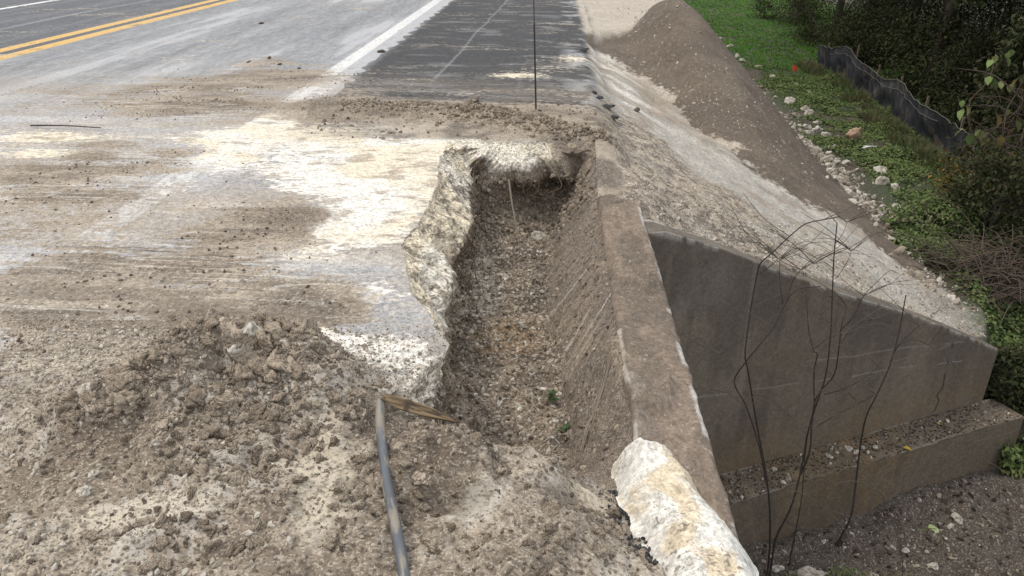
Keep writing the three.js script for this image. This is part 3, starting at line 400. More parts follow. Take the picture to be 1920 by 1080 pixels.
const ROCKS = [[-1.04,-2.34,0.042,0],[-1.07,-2.28,0.027,0],[-1.55,-2.14,0.032,0],[-1.51,-2.13,0.025,0],[-1.48,-2.15,0.019,0],[-1.36,-1.75,0.019,0],[-1.37,-1.82,0.017,0],[-1.17,-1.89,0.011,0],[-1.23,-1.73,0.011,0],[-1.45,-1.51,0.016,0],[-0.93,-2.33,0.016,0],[5.1,-16.86,0.124,-1.9],[5.21,-16.14,0.096,-1.9],[4.83,-15.43,0.08,-1.9],[5.12,-15.61,0.093,-1.9],[4.78,-14.54,0.087,-1.9],[4.93,-14.41,0.097,-1.9],[4.71,-14.15,0.074,-1.9],[5.0,-14.12,0.085,-1.9],[5.1,-14.99,0.078,-1.9],[5.47,-19.92,0.087,-1.9],[6.85,-21.14,0.093,-1.9],[5.89,-18.22,0.067,-1.9],[5.79,-18.92,0.069,-1.9],[4.88,-11.18,0.096,-1.9],[5.13,-11.85,0.111,-1.9],[4.98,-10.91,0.078,-1.9],[4.79,-13.14,0.07,-1.9],[4.58,-12.26,0.047,-1.9],[10.61,-30.82,0.113,-1.9],[7.98,-17.34,0.094,-1.9],[5.47,-21.23,0.092,-1.9],[5.25,-22.16,0.095,-1.9],[5.29,-23.04,0.082,-1.9],[5.44,-24.9,0.089,-1.9],[5.5,-26.73,0.076,-1.9],[4.43,-9.54,0.084,-1.9],[4.39,-9.91,0.071,-1.9],[4.68,-10.1,0.064,-1.9],[4.6,-8.71,0.072,-1.9],[4.04,-8.77,0.035,-1.9],[4.05,-8.63,0.035,-1.9],[1.24,-5.12,0.019,-0.45],[1.35,-5.19,0.016,-0.5],[1.44,-5.31,0.016,-0.55],[1.63,-5.29,0.021,-0.65],[1.88,-5.47,0.026,-0.8],[2.33,-5.64,0.032,-1.0],[2.12,-5.59,0.022,-0.9],[-0.06,-5.61,0.062,-0.62],[-0.07,-5.39,0.02,-0.65],[-0.4,-4.33,0.017,-0.66],[-0.27,-4.12,0.013,-0.66],[-0.16,-5.28,0.02,-0.66],[2.41,-5.43,0.025,-2.5],[2.62,-5.53,0.025,-2.5],[2.66,-5.49,0.02,-2.5],[2.74,-5.56,0.021,-2.5],[1.99,-5.12,0.028,-2.5],[1.91,-5.22,0.024,-2.5],[2.85,-5.57,0.021,-2.5],[2.5,-5.48,0.015,-2.5],[3.53,-5.27,0.049,-3.0],[2.35,-5.03,0.02,-3.0],[2.93,-5.04,0.02,-3.0],[3.0,-4.98,0.026,-3.0],[3.16,-4.82,0.036,-3.0],[2.12,-4.58,0.094,-3.0],[2.51,-5.0,0.02,-3.0],[2.0,-4.66,0.042,-3.0],[1.89,-4.71,0.038,-3.0],[2.59,-4.61,0.039,-3.0]];
function yAt(x, z) {
  if (x < -0.95) return groundL(x, z); if (x > 0.66) return groundR(x, z);
  const c = ctxOf(z); if (x <= c.A) return groundL(x, z);
  if (x >= EX) return z > -5.2 ? -0.21 : edgePoint((x - EX) / 0.29, c, z)[1];
  let best = 0.99, bd = 9; for (let t = 0.02; t < 1; t += 0.01) { const p = trenchPoint(t, c, z), d = Math.abs(p[0] - x) + (t < 0.46 && c.k > 0.3 ? 0.2 : 0); if (d < bd) { bd = d; best = p[1]; } } return best;
}
const where = (x, z, h) => (h === 0 ? (z > -3 ? 'lying on the loose spoil heap beside the trench' : 'on the road') : h === -2.5 ? 'lying on the footing ledge below the wing wall' : h < -2.8 ? 'lying in the channel in front of the footing' : h < -1.5 ? (x < 4.95 ? 'in the line of stones along the embankment toe' : 'lying in the green verge') : h > -0.7 && x < 0.4 ? 'lying on the trench floor' : 'lying on the soil along the wing wall top');
const ORD = ['nearest', ...'second third fourth fifth sixth seventh eighth ninth tenth eleventh twelfth thirteenth fourteenth fifteenth sixteenth seventeenth eighteenth nineteenth twentieth twenty-first twenty-second twenty-third twenty-fourth twenty-fifth twenty-sixth twenty-seventh twenty-eighth twenty-ninth'.split(' ').map((w) => w + ' nearest')];
const ordinal = (i, n) => (i === n - 1 ? 'farthest' : ORD[i]);
{ const r = rngOf(9); ROCKS.forEach(([x, z, s, h], i) => {
  const big = s > 0.055 ? 'large' : s > 0.025 ? 'fist-sized' : 'small';
  const m = top('limestone_rock', rockG[i % 6], rockM[(i * 7) % 5 > 2 ? 1 : (i % 9 === 4 ? 2 : 0)]);
  const y = h === -2.5 ? -2.5 : yAt(x, z); m.scale.setScalar(s * 0.92); m.rotation.set(r() * 0.5, r() * 6.28, r() * 0.5); m.position.set(x, y + s * 0.28, z);
  const key = big + where(x, z, h), same = ROCKS.filter((q) => (q[2] > 0.055 ? 'large' : q[2] > 0.025 ? 'fist-sized' : 'small') + where(q[0], q[1], q[3]) === key).sort((p, q) => q[1] - p[1] || p[0] - q[0]);
  tag(m, (same.length > 1 ? ordinal(same.indexOf(ROCKS[i]), same.length) + ' ' : '') + big + ' pale limestone rock ' + where(x, z, h), 'rock', same.length > 1 ? 'pale rocks ' + big + ' ' + where(x, z, h) : null);
}); }

function scatter(name, label, geo, mat, list, colorOf) {     // list: [x, y, z, size]
  const m = shade(new THREE.InstancedMesh(geo, mat, list.length)), o = new THREE.Object3D(), r = rngOf(list.length + 3), c = new THREE.Color();
  list.forEach((p, i) => { o.position.set(p[0], p[1], p[2]); o.rotation.set(r() * 6.28, r() * 6.28, r() * 6.28); o.scale.setScalar(p[3]); o.updateMatrix(); m.setMatrixAt(i, o.matrix); const k = colorOf(r, p); c.setRGB(k[0], k[1], k[2]); m.setColorAt(i, c); });
  m.name = numbered(name); m.userData = { kind: 'stuff', label, category: 'gravel' }; scene.add(m); return m;
}
const crumbG = rockGeo(21, 1, 1.1, 0.7), crumbM = std(0xffffff);
const mixc = (a, b, t, k) => [lerp(a[0], b[0], t) * k, lerp(a[1], b[1], t) * k, lerp(a[2], b[2], t) * k];
{ // soil crumbs over the heap, the foreground and the trench
  const r = rngOf(5), L = [];
  while (L.length < 30000) { const x = -2.4 + 3.0 * r(), z = -1.0 - 1.95 * Math.sqrt(r()); if (x > 0.34) continue; const h = heapShape(x, z), w = 0.16 + Math.min(0.84, h * 9) * (0.4 + 1.2 * vn(x * 5, z * 5)); if (r() > w) continue; const c = ctxOf(z); let y, xx = x, zz = z; if (x > c.A) { const p = trenchPoint((x - c.A) / (EX - c.A), c, z); xx = p[0]; y = p[1]; zz = p[2]; } else y = groundL(x, z); const s = 0.0014 + 0.0055 * Math.pow(r(), 6) * (0.6 + h * 7); L.push([xx, y + s * 0.2, zz, s]); }
  while (L.length < 44000) { const t = 0.3 + 0.7 * r(), z = -2.5 - 3.6 * r(); if (r() > (t < 0.68 ? 1 : 0.12)) continue; const p = trenchPoint(t, ctxOf(z), z), s = 0.002 + 0.011 * Math.pow(r(), 6); if (z < -5.5 && p[1] > -0.25) continue; L.push([p[0], p[1] + s * 0.25, p[2], s]); }
  while (L.length < 51000) { const x = -2.0 + 2.6 * r(), z = -6.1 - 1.3 * r(), n = ridge(x, z, -0.68, -7.0, 0.4, -6.15, 0.16, 1) + ridge(x, z, -2.2, -7.45, -0.8, -7.15, 0.22, 0.6) + 0.04; if (r() > n) continue; const s = 0.0028 + 0.016 * Math.pow(r(), 9); L.push([x, yAt(x, z) + s * 0.2, z, s]); }
  while (L.length < 53200) { const t = 0.3 + 0.68 * r(), z = -5.5 - 0.62 * r(), p = trenchPoint(t, ctxOf(z), z), s = 0.004 + 0.02 * Math.pow(r(), 3); if (p[1] > -0.22) continue; L.push([p[0], p[1] + s * 0.1, p[2] + s * 0.2, s]); }
  scatter('soil_crumbs', 'loose brown soil crumbs over the spoil and trench', crumbG, crumbM, L, (r) => mixc(C.dark, C.tan, r(), 0.9 + 0.4 * r()));
}
{ // clods turned up on the spoil heap
  const r = rngOf(17), L = [], cg = rockGeo(23, 3, 1.1, 0.9); const p = cg.attributes.position; for (let i = 0; i < p.count; i++) { const x = p.getX(i), y = p.getY(i), z = p.getZ(i), k = 1 + 0.22 * (vn3(x * 5, y * 5 + 3, z * 5) - 0.5) + 0.12 * (vn3(x * 11, y * 11, z * 11) - 0.5); p.setXYZ(i, x * k, y * k, z * k); } cg.computeVertexNormals();
  while (L.length < 1500) { const x = -1.75 + 2.1 * r(), z = -1.05 - 1.6 * r(), h = heapShape(x, z); if (x > ctxOf(z).A || r() > h * 7 * sm(0.3, 0.6, fbm(x * 4, z * 4 + 2, 2)) + 0.05) continue; const s = 0.006 + 0.034 * Math.pow(r(), 3) * cl(0.3 + h * 6); L.push([x, groundL(x, z) - s * 0.15, z, s]); }
  while (L.length < 2100) { const x = -0.62 + 0.95 * r(), z = -1.05 - 1.1 * r(), c = ctxOf(z); if (x < c.A || r() > 0.2 + sm(0.42, 0.62, fbm(x * 5 + 1, z * 5, 2))) continue; const q = trenchPoint((x - c.A) / (EX - c.A), c, z), s = 0.005 + 0.022 * Math.pow(r(), 3.5); L.push([q[0], q[1] - s * 0.2, q[2], s]); }
  while (L.length < 2600) { const t = 0.3 + 0.4 * r(), z = -2.6 - 3.3 * r(), q = trenchPoint(t, ctxOf(z), z), s = 0.006 + 0.024 * Math.pow(r(), 3); if (z < -5.4 && q[1] > -0.35) continue; L.push([q[0], q[1] - s * 0.1, q[2], s]); }
  while (L.length < 2950) { const x = -0.9 + 1.4 * r(), z = -6.1 - 1.1 * r(); if (r() > ridge(x, z, -0.68, -7.0, 0.4, -6.15, 0.14, 1)) continue; const s = 0.008 + 0.03 * Math.pow(r(), 3); L.push([x, yAt(x, z) - s * 0.1, z, s]); }
  { const P = cg.attributes.position, uv = new Float32Array(P.count * 2); for (let i = 0; i < P.count; i++) { uv[i * 2] = 0.5 + P.getX(i) * 0.3 + P.getY(i) * 0.2; uv[i * 2 + 1] = 0.5 + P.getZ(i) * 0.3 - P.getY(i) * 0.23; } cg.setAttribute('uv', new THREE.BufferAttribute(uv, 2)); }
  const ct = bake(256, 256, (u, v, c) => { const n = fbm(u * 9, v * 9, 4), g = vn(u * 42, v * 42), k = 0.55 + 0.7 * n - 0.42 * sm(0.6, 0.85, g) + 0.4 * sm(0.62, 0.85, vn(u * 55 + 9, v * 55)); c[0] = c[1] = c[2] = cl(k * 1.15); });
  scatter('soil_clods', 'loose clods of grey-brown soil on the spoil heap and in the trench', cg, std(0xffffff, { map: ct, bumpMap: grain(0.1, 0.1), bumpScale: 0.04 }), L, (r) => mixc(C.soil, C.tan, r(), 1.05 + 0.4 * r()));
}
{ // crumbs trailing over the road
  const r = rngOf(15), L = [];
  while (L.length < 3800) { const x = -6.6 + 7 * r(), z = -2.6 - 7 * r(); if (x > -0.9 && z > -6.2) continue; if (r() > blobs(BROWN, x, z) * sm(0.4, 0.75, fbm(x * 2.6 + 7, z * 6, 3))) continue; if (x > 0.3) continue; const s = 0.0018 + 0.008 * Math.pow(r(), 7); L.push([x, groundL(x, z) + s * 0.2, z, s]); }
  scatter('soil_crumbs', 'dark soil crumbs trailing across the road', crumbG, crumbM, L, (r) => mixc(C.dark, C.soil, r(), 0.9));
}
{ // pale grit: embankment band, wall top, toe, foreground, trench floor
  const r = rngOf(25), L = [];
  while (L.length < 3400) { const x = 0.7 + 3.6 * r(), z = -4.9 - 4.4 * r(), w = wingS(x, z); if (w > -0.06) continue; const band = sm(-1.5, -0.1, w) * (0.35 + fbm(x * 4, z * 4, 2)) * 0.9; if (r() > band) continue; const s = 0.003 + 0.011 * Math.pow(r(), 3.5); L.push([x, groundR(x, z) + s * 0.3, z, s]); }
  while (L.length < 5900) { const z = -7 - 16 * Math.pow(r(), 1.4), x = pw(TOE, z) - 0.25 + 0.55 * (r() + r() - 1) + 0.25 * (vn(z * 1.2, 4) - 0.5); if (wingS(x, z) > -0.3 || r() > sm(0.25, 0.6, vn(z * 1.1, 8)) + 0.15) continue; const s = 0.01 + 0.04 * Math.pow(r(), 3); L.push([x, groundR(x, z) + s * 0.3, z, s]); }
  while (L.length < 6500) { const x = 1.3 + 4 * r(), z = -9 - 9 * r(); if (z > pw(MOUND, x) || r() > 0.3 + vn(x * 2, z * 2)) continue; const s = 0.006 + 0.02 * Math.pow(r(), 4); L.push([x, groundR(x, z) + s * 0.3, z, s]); }
  while (L.length < 18500) { const x = -2.3 + 2.6 * r(), z = -1 - 1.9 * r(); if (x > ctxOf(z).A || r() > 0.25 + sm(0.4, 0.6, fbm(x * 4.2 + 3, z * 4.2, 3))) continue; const s = 0.0016 + 0.008 * Math.pow(r(), 6); L.push([x, groundL(x, z) + s * 0.3, z, s]); }
  while (L.length < 20000) { const t = 0.46 + 0.24 * r(), z = -2.7 - 3 * r(); if (r() > 0.25 + gaus(t, z, 0.54, -4.7, 0.1, 0.5)) continue; const p = trenchPoint(t, ctxOf(z), z), s = 0.003 + 0.013 * Math.pow(r(), 3); L.push([p[0], p[1] + s * 0.3, p[2], s]); }
  while (L.length < 20250) { const a = 3.9 * Math.pow(r(), 1.3), n = 0.02 + 0.29 * r(), x = 0.65 + 0.912 * a + 0.411 * n, z = -4.78 - 0.411 * a + 0.912 * n; if (r() > 0.2 + vn(a * 4, 3)) continue; const s = 0.004 + 0.013 * Math.pow(r(), 3); L.push([x, -2.5 + s * 0.4, z, s]); }
  while (L.length < 21000) { const x = 0.8 + 4.4 * r(), z = -3 - 3.2 * r(); if (wingS(x, z) < 0.36) continue; const s = 0.005 + 0.022 * Math.pow(r(), 4); L.push([x, groundR(x, z) + s * 0.3, z, s]); }
  scatter('pale_gravel', 'pale limestone grit on the slope, wall top and spoil', crumbG, crumbM, L, (r) => mixc([0.24, 0.195, 0.148], [0.6, 0.56, 0.49], Math.pow(r(), 1.3), 0.95));
}
{ // brown leaf litter and mud lumps on the footing and channel floor
  const r = rngOf(35), L = [];
  while (L.length < 2600) { const a = 3.9 * r(), n = 0.01 + 0.31 * r(), x = 0.65 + 0.912 * a + 0.411 * n, z = -4.78 - 0.411 * a + 0.912 * n; if (r() > 0.25 + sm(0.35, 0.6, fbm(a * 4, n * 9, 3))) continue; const s = 0.003 + 0.009 * Math.pow(r(), 2); L.push([x, -2.5 + s * 0.3, z, s]); }
  while (L.length < 7500) { const x = 0.7 + 5.2 * r(), z = -2.6 - 4.4 * r(); if (wingS(x, z) < 0.36) continue; const s = 0.005 + 0.028 * Math.pow(r(), 4); L.push([x, groundR(x, z) + s * 0.2, z, s]); }
  const fl = rockGeo(22, 0, 0.45, 0.6); scatter('mud_crumbs', 'dark mud crumbs and litter on the footing and channel floor', fl, crumbM, L, (r) => mixc([0.035, 0.028, 0.022], [0.12, 0.09, 0.065], r() * r(), 1));
}
{ // white limerock dumped over the end of the headwall
  const nx = 110, nz = 150, pos = [], uv = [], ix = [];
  const tipX = (z) => pw([[-2.42, 0.37], [-2.2, 0.4], [-1.9, 0.48], [-1.5, 0.54], [-0.6, 0.56]], z), hw = (z) => pw([[-2.44, 0.0], [-2.38, 0.05], [-2.28, 0.085], [-2.1, 0.105], [-1.9, 0.13], [-1.6, 0.15], [-0.6, 0.16]], z);
  for (let j = 0; j <= nz; j++) for (let i = 0; i <= nx; i++) {
    const z = lerp(-2.44, -0.7, j / nz), a = i / nx * 2 - 1, w = hw(z) * (0.9 + 0.3 * fbm(z * 9, a > 0 ? 3 : 7, 3)), x = tipX(z) + a * (w + 0.05);
    const q = cl(1 - Math.abs(a)), rise = Math.pow(sm(0, 0.75, q), 0.7) * (0.06 + 0.075 * sm(0, 0.1, w)) * sm(-2.44, -2.3, z);
    const n = (fbm(x * 9, z * 9, 3) - 0.5) * 0.06 + (fbm(x * 40, z * 40, 2) - 0.5) * 0.018 + (vn(x * 85, z * 85) - 0.5) * 0.006;
    pos.push(x + (fbm(z * 14, x * 3, 2) - 0.5) * 0.03, -0.255 + rise * 1.25 + n * sm(0, 0.2, q) + 0.1 * sm(0.42, 0.2, x) * sm(-2.3, -2.0, z), z); uv.push(i / nx, j / nz);
    if (i && j) { const o = j * (nx + 1) + i; ix.push(o - nx - 2, o - 1, o - nx - 1, o - nx - 1, o - 1, o); }
  }
  const g = new THREE.BufferGeometry(); g.setAttribute('position', new THREE.Float32BufferAttribute(pos, 3)); g.setAttribute('uv', new THREE.Float32BufferAttribute(uv, 2)); g.setIndex(ix); g.computeVertexNormals();
  const tex = bake(512, 1024, (u, v, c) => { const n = fbm(u * 4, v * 14, 4), f = fbm(u * 30, v * 110, 3); for (let i = 0; i < 3; i++) c[i] = lerp([0.74, 0.72, 0.665][i], [0.66, 0.565, 0.42][i], sm(0.5, 0.68, n)) * (0.82 + 0.3 * f); const cm = sm(0.4, 0.65, fbm(u * 3 + 7, v * 12, 3)); mix3(c, [0.2, 0.17, 0.14], 0.7 * cm * sm(0.62, 0.74, fbm(u * 70, v * 380 + 3, 3))); mix3(c, [0.12, 0.1, 0.09], 0.7 * cm * sm(0.8, 0.9, vn(u * 34 + 4, v * 190))); grit(c, u * 0.3, v * 1.74, 0.3); grainy(c, u * 0.3, v * 1.74, 0.4); });
  const m = top('limerock_pile', g, std(0xffffff, { map: tex, bumpMap: grain(0.6, 3), bumpScale: 0.006 }));
  tag(m, 'bright white limerock heap spilled over the near end of the headwall', 'rubble pile');
  const r = rngOf(45), L = []; const crumbW = [];
  for (let k = 0; k < 420; k++) { const z = -2.16 + 0.4 * r(), x = tipX(z) - hw(z) - 0.02 + 0.11 * (r() + r() - 1.1); const s = 0.002 + 0.008 * Math.pow(r(), 3); L.push([x, yAt(x, z) + s * 0.5, z, s]); }
  scatter('asphalt_crumbs', 'black asphalt crumbs beside the white limerock heap', crumbG, crumbM, L, (r) => mixc([0.02, 0.02, 0.022], [0.08, 0.08, 0.085], r(), 1));
}
// broken asphalt and clods one can pick out
const slabG = [61, 62, 63].map((s) => rockGeo(s, 1, 0.8, 1.0));
{ const dk = std(lin(0.035, 0.035, 0.037)), cd = std(lin(0.085, 0.063, 0.045)), r = rngOf(55);
  const put = (name, x, z, s, mat, label, cat, grp) => { const m = top(name, name === 'asphalt_chunk' ? slabG[(x * 37 + 500 | 0) % 3] : rockG[(x * 37 + 500 | 0) % 6], mat); m.scale.set(s * 0.7, s * 0.42, s * 0.6); m.rotation.set(0.3 * r(), r() * 6, 0.3 * r()); m.position.set(x, yAt(x, z) + s * 0.3, z); tag(m, label, cat, grp); };
  for (const [x, z, s] of [[0.5, -7.95, 0.07], [0.57, -7.75, 0.09], [0.46, -8.2, 0.05], [0.62, -7.55, 0.06], [0.44, -11, 0.07]]) put('asphalt_chunk', x, z, s, dk, ordinal([-7.95, -7.75, -8.2, -7.55, -11].filter((q) => q > z).length, 5) + ' broken black asphalt chunk at the ragged shoulder edge', 'asphalt chunk', 'asphalt chunks at the shoulder edge');
  for (const [x, z, s] of [[-3.52, -9.8, 0.045], [-3.3, -9.5, 0.035], [-3.72, -9.6, 0.03], [-4.95, -13.6, 0.05], [-3.0, -9.3, 0.03]]) put('soil_clod', x, z, s, cd, ordinal([-9.8, -9.5, -9.6, -13.6, -9.3].filter((q) => q > z).length, 5) + ' dark soil clod on the dusty near lane', 'clod', 'clods on the dusty lane');
  put('soil_clod', -2.28, -10.6, 0.06, cd, 'dark soil clod beside the white edge line', 'clod');
  put('soil_clod', -0.2, -3.35, 0.018, cd, 'small dark clod on the near trench floor', 'clod');
  put('soil_clod', 0.95, -8.6, 0.05, cd, 'soil clod on the pale limerock slope', 'clod');
}

// ---------------------------------------------------------------- trench furniture
function tube(pts, r0, r1, seg = 6, n) { const c = new THREE.CatmullRomCurve3(pts.map((p) => new THREE.Vector3(...p))), N = n || pts.length * 4, g = new THREE.TubeGeometry(c, N, 1, seg, false), p = g.attributes.position, v = new THREE.Vector3(), q = new THREE.Vector3(); for (let i = 0; i <= N; i++) { c.getPointAt(i / N, q); const r = lerp(r0, r1, i / N); for (let k = 0; k <= seg; k++) { const o = i * (seg + 1) + k; v.fromBufferAttribute(p, o).sub(q).multiplyScalar(r).add(q); p.setXYZ(o, v.x, v.y, v.z); } } return g; }
{ // grey plastic pipe rising out of the spoil
  const g = base('plastic_pipe', -0.42, 0, -1.7); tag(g, 'bent grey plastic pipe rising from the spoil at the trench edge', 'pipe');
  const path = [[-0.29, 0.05, -1.22], [-0.355, 0.075, -1.48], [-0.42, 0.085, -1.68], [-0.468, 0.07, -1.83], [-0.51, 0.085, -1.98], [-0.542, 0.1, -2.1], [-0.557, 0.115, -2.19]].map((p) => [p[0] + 0.42, p[1], p[2] + 1.7]);
  const pt = bake(64, 512, (u, v, c) => { const n = fbm(u * 5, v * 30, 4); c[0] = 0.075 + 0.05 * n; c[1] = 0.085 + 0.05 * n; c[2] = 0.1 + 0.05 * n; mix3(c, [0.28, 0.24, 0.19], 0.8 * sm(0.5, 0.7, fbm(u * 4 + 2, v * 14, 4) + 0.28 * sm(0.7, 0.95, v))); });
  const tg = tube(path, 0.0155, 0.0165, 16, 60), uvA = tg.attributes.uv; for (let i = 0; i < uvA.count; i++) uvA.setXY(i, uvA.getY(i), uvA.getX(i));
  part('pipe_wall', tg, std(0xffffff, { map: pt, roughness: 0.5 }), g);
  const cap = new THREE.SphereGeometry(0.0165, 16, 10); cap.scale(1, 0.7, 1); cap.translate(-0.557 + 0.42, 0.115, -2.19 + 1.7); part('pipe_end', cap, std(lin(0.2, 0.18, 0.15), { roughness: 0.7 }), g);
}
{ // rusty split board
  const sh = new THREE.Shape(); [[0, 0], [0.01, 0.018], [0.1, 0.022], [0.2, 0.018], [0.26, 0.008], [0.3, 0.0], [0.25, -0.004], [0.16, -0.012], [0.07, -0.012]].forEach((p, i) => (i ? sh.lineTo(...p) : sh.moveTo(...p)));
  const g = new THREE.ExtrudeGeometry(sh, { depth: 0.01, bevelEnabled: true, bevelSize: 0.003, bevelThickness: 0.003, bevelSegments: 2 });
  const tex = bake(256, 64, (u, v, c) => { const n = fbm(u * 3, v * 14, 4); for (let i = 0; i < 3; i++) c[i] = lerp([0.06, 0.038, 0.02][i], [0.21, 0.15, 0.085][i], sm(0.3, 0.7, n)); mix3(c, [0.03, 0.02, 0.015], 0.8 * sm(0.55, 0.7, fbm(u * 9, v * 9, 3))); }); tex.wrapS = tex.wrapT = THREE.RepeatWrapping; tex.repeat.set(3, 10);
  const m = top('wood_splinter', g, std(0xffffff, { map: tex, roughness: 0.85 })); m.position.set(-0.55, 0.125, -2.19); m.rotation.set(-0.9, -0.3, -0.33); tag(m, 'rusty brown wood splinter leaning from the pipe end into the trench', 'splinter');
}
{ // thin grade rod on the shoulder
  const g = base('grade_rod', -0.137, groundL(-0.137, -7.256), -7.256); tag(g, 'thin dark steel rod standing upright in the shoulder soil', 'rod');
  const a = new THREE.CylinderGeometry(0.008, 0.0085, 0.86, 10); a.translate(0, 0.33, 0); part('lower_rod', a, std(lin(0.03, 0.03, 0.032), { roughness: 0.6 }), g);
  const b = new THREE.CylinderGeometry(0.0055, 0.0055, 0.8, 10); b.translate(0, 1.16, 0); part('upper_rod', b, std(lin(0.06, 0.06, 0.065), { roughness: 0.5 }), g); g.rotation.z = 0.034;
}
{ // sticks and roots
  const root = std(lin(0.13, 0.095, 0.065)), pale = std(lin(0.24, 0.2, 0.16));
  const st = (name, pts, r, mat, label, cat, grp) => tag(top(name, tube(pts, r, r * 0.6, 6), mat), label, cat, grp);
  const zt = (t, z, lift = 0) => { const p = trenchPoint(t, ctxOf(z), z); return [p[0], p[1] + lift, p[2]]; };
  st('stick', [[-4.42, 0.02, -6.33], [-4.1, 0.03, -6.3], [-3.78, 0.02, -6.28]], 0.007, std(lin(0.06, 0.05, 0.045)), 'dark straight stick lying across the dusty lane', 'stick');
  st('root', [[-0.31, -0.2, -5.72], [-0.28, -0.36, -5.62], [-0.24, -0.52, -5.5], [-0.21, -0.66, -5.4]], 0.008, pale, 'straight pale root leaning against the dark far end of the trench', 'root');
  const r = rngOf(65);
  for (let k = 0; k < 5; k++) { const x = -0.2 + 0.5 * r(), z = -5.78 - 0.08 * r(), pts = [[x, -0.2, z]]; for (let i = 1; i < 5; i++) pts.push([x + 0.1 * (r() - 0.5) * i, -0.2 - 0.06 * i, z + 0.05 * r() + 0.015 * i]); st('root', pts, 0.002 + 0.002 * r(), root, 'thin brown root hanging at the dark far end of the trench', 'root', 'roots at the far trench end'); }
  for (let k = 0; k < 7; k++) { const z = -4.2 - 0.8 * r(), c = ctxOf(z), pts = [[c.B - 0.02, -0.26, z]]; for (let i = 1; i < 5; i++) pts.push([c.B + 0.03 * i * r(), -0.26 - 0.075 * i, z + 0.06 * (r() - 0.5) * i]); st('root', pts, 0.0025 + 0.002 * r(), root, 'thin root dangling from the undercut left side of the trench', 'root', 'roots on the left trench side'); }
  for (let k = 0; k < 3; k++) { const z0 = -2.75 - 0.12 * k * r(), pts = []; for (let i = 0; i < 7; i++) pts.push(zt(lerp(0.76, 0.97, i / 6) + 0.02 * (r() - 0.5), z0 - 0.08 * i + 0.04 * (r() - 0.5), 0.006)); st('root', pts, 0.003 + 0.002 * r(), pale, ['upper', 'middle', 'lower'][k] + ' fine pale root trailing down the near right trench slope', 'root', 'roots on the right trench slope'); }
}

// ---------------------------------------------------------------- plants
function leafGeo(L, W, fold = 0.18, seg = 2) { const pos = [], ix = []; for (let i = 0; i <= seg + 1; i++) { const t = i / (seg + 1), w = W * Math.sin(Math.pow(t, 0.8) * Math.PI) * 0.5 + 0.0001, y = -fold * L * t * t; pos.push(-w, y + w * 0.35, t * L, 0, y, t * L, w, y + w * 0.35, t * L); if (i) { const o = i * 3; ix.push(o - 3, o - 2, o, o - 2, o + 1, o, o - 2, o - 1, o + 1, o - 1, o + 2, o + 1); } } const g = new THREE.BufferGeometry(); g.setAttribute('position', new THREE.Float32BufferAttribute(pos, 3)); g.setIndex(ix); g.computeVertexNormals(); return g; }
const leafM = new THREE.MeshPhysicalMaterial({ color: 0xffffff, roughness: 0.95, specularIntensity: 0.3, transmission: 0.25, thickness: 0, side: THREE.DoubleSide });
function leavesOn(parent, name, geo, list, pal, seed, kind) {  // list: [x, y, z, size, tilt]
  const m = shade(new THREE.InstancedMesh(geo, leafM, list.length)), o = new THREE.Object3D(), r = rngOf(seed), c = new THREE.Color(); o.rotation.order = 'YXZ';
  list.forEach((p, i) => { o.position.set(p[0], p[1], p[2]); o.rotation.set((p[4] ?? 0.3) + 0.9 * (r() - 0.5), r() * 6.28, 0.9 * (r() - 0.5)); o.scale.setScalar(p[3] * (0.7 + 0.6 * r())); o.updateMatrix(); m.setMatrixAt(i, o.matrix); const a = pal[(r() * pal.length) | 0], k = 0.75 + 0.5 * r(); c.setRGB(a[0] * k, a[1] * k, a[2] * k); m.setColorAt(i, c); });
  m.name = name; if (kind) m.userData.kind = kind; parent.add(m); return m;
}
const leafA = leafGeo(1, 0.5), leafB = leafGeo(1, 0.75, 0.25), leafN = leafGeo(1, 0.28, 0.3);
const G1 = [[0.135, 0.195, 0.062], [0.165, 0.22, 0.075], [0.1, 0.15, 0.05], [0.175, 0.185, 0.085]], GD = [[0.036, 0.05, 0.016], [0.028, 0.04, 0.013], [0.045, 0.052, 0.02], [0.06, 0.055, 0.026]], GO = [[0.3, 0.17, 0.03], [0.2, 0.16, 0.04], [0.1, 0.11, 0.035], [0.08, 0.09, 0.03]];
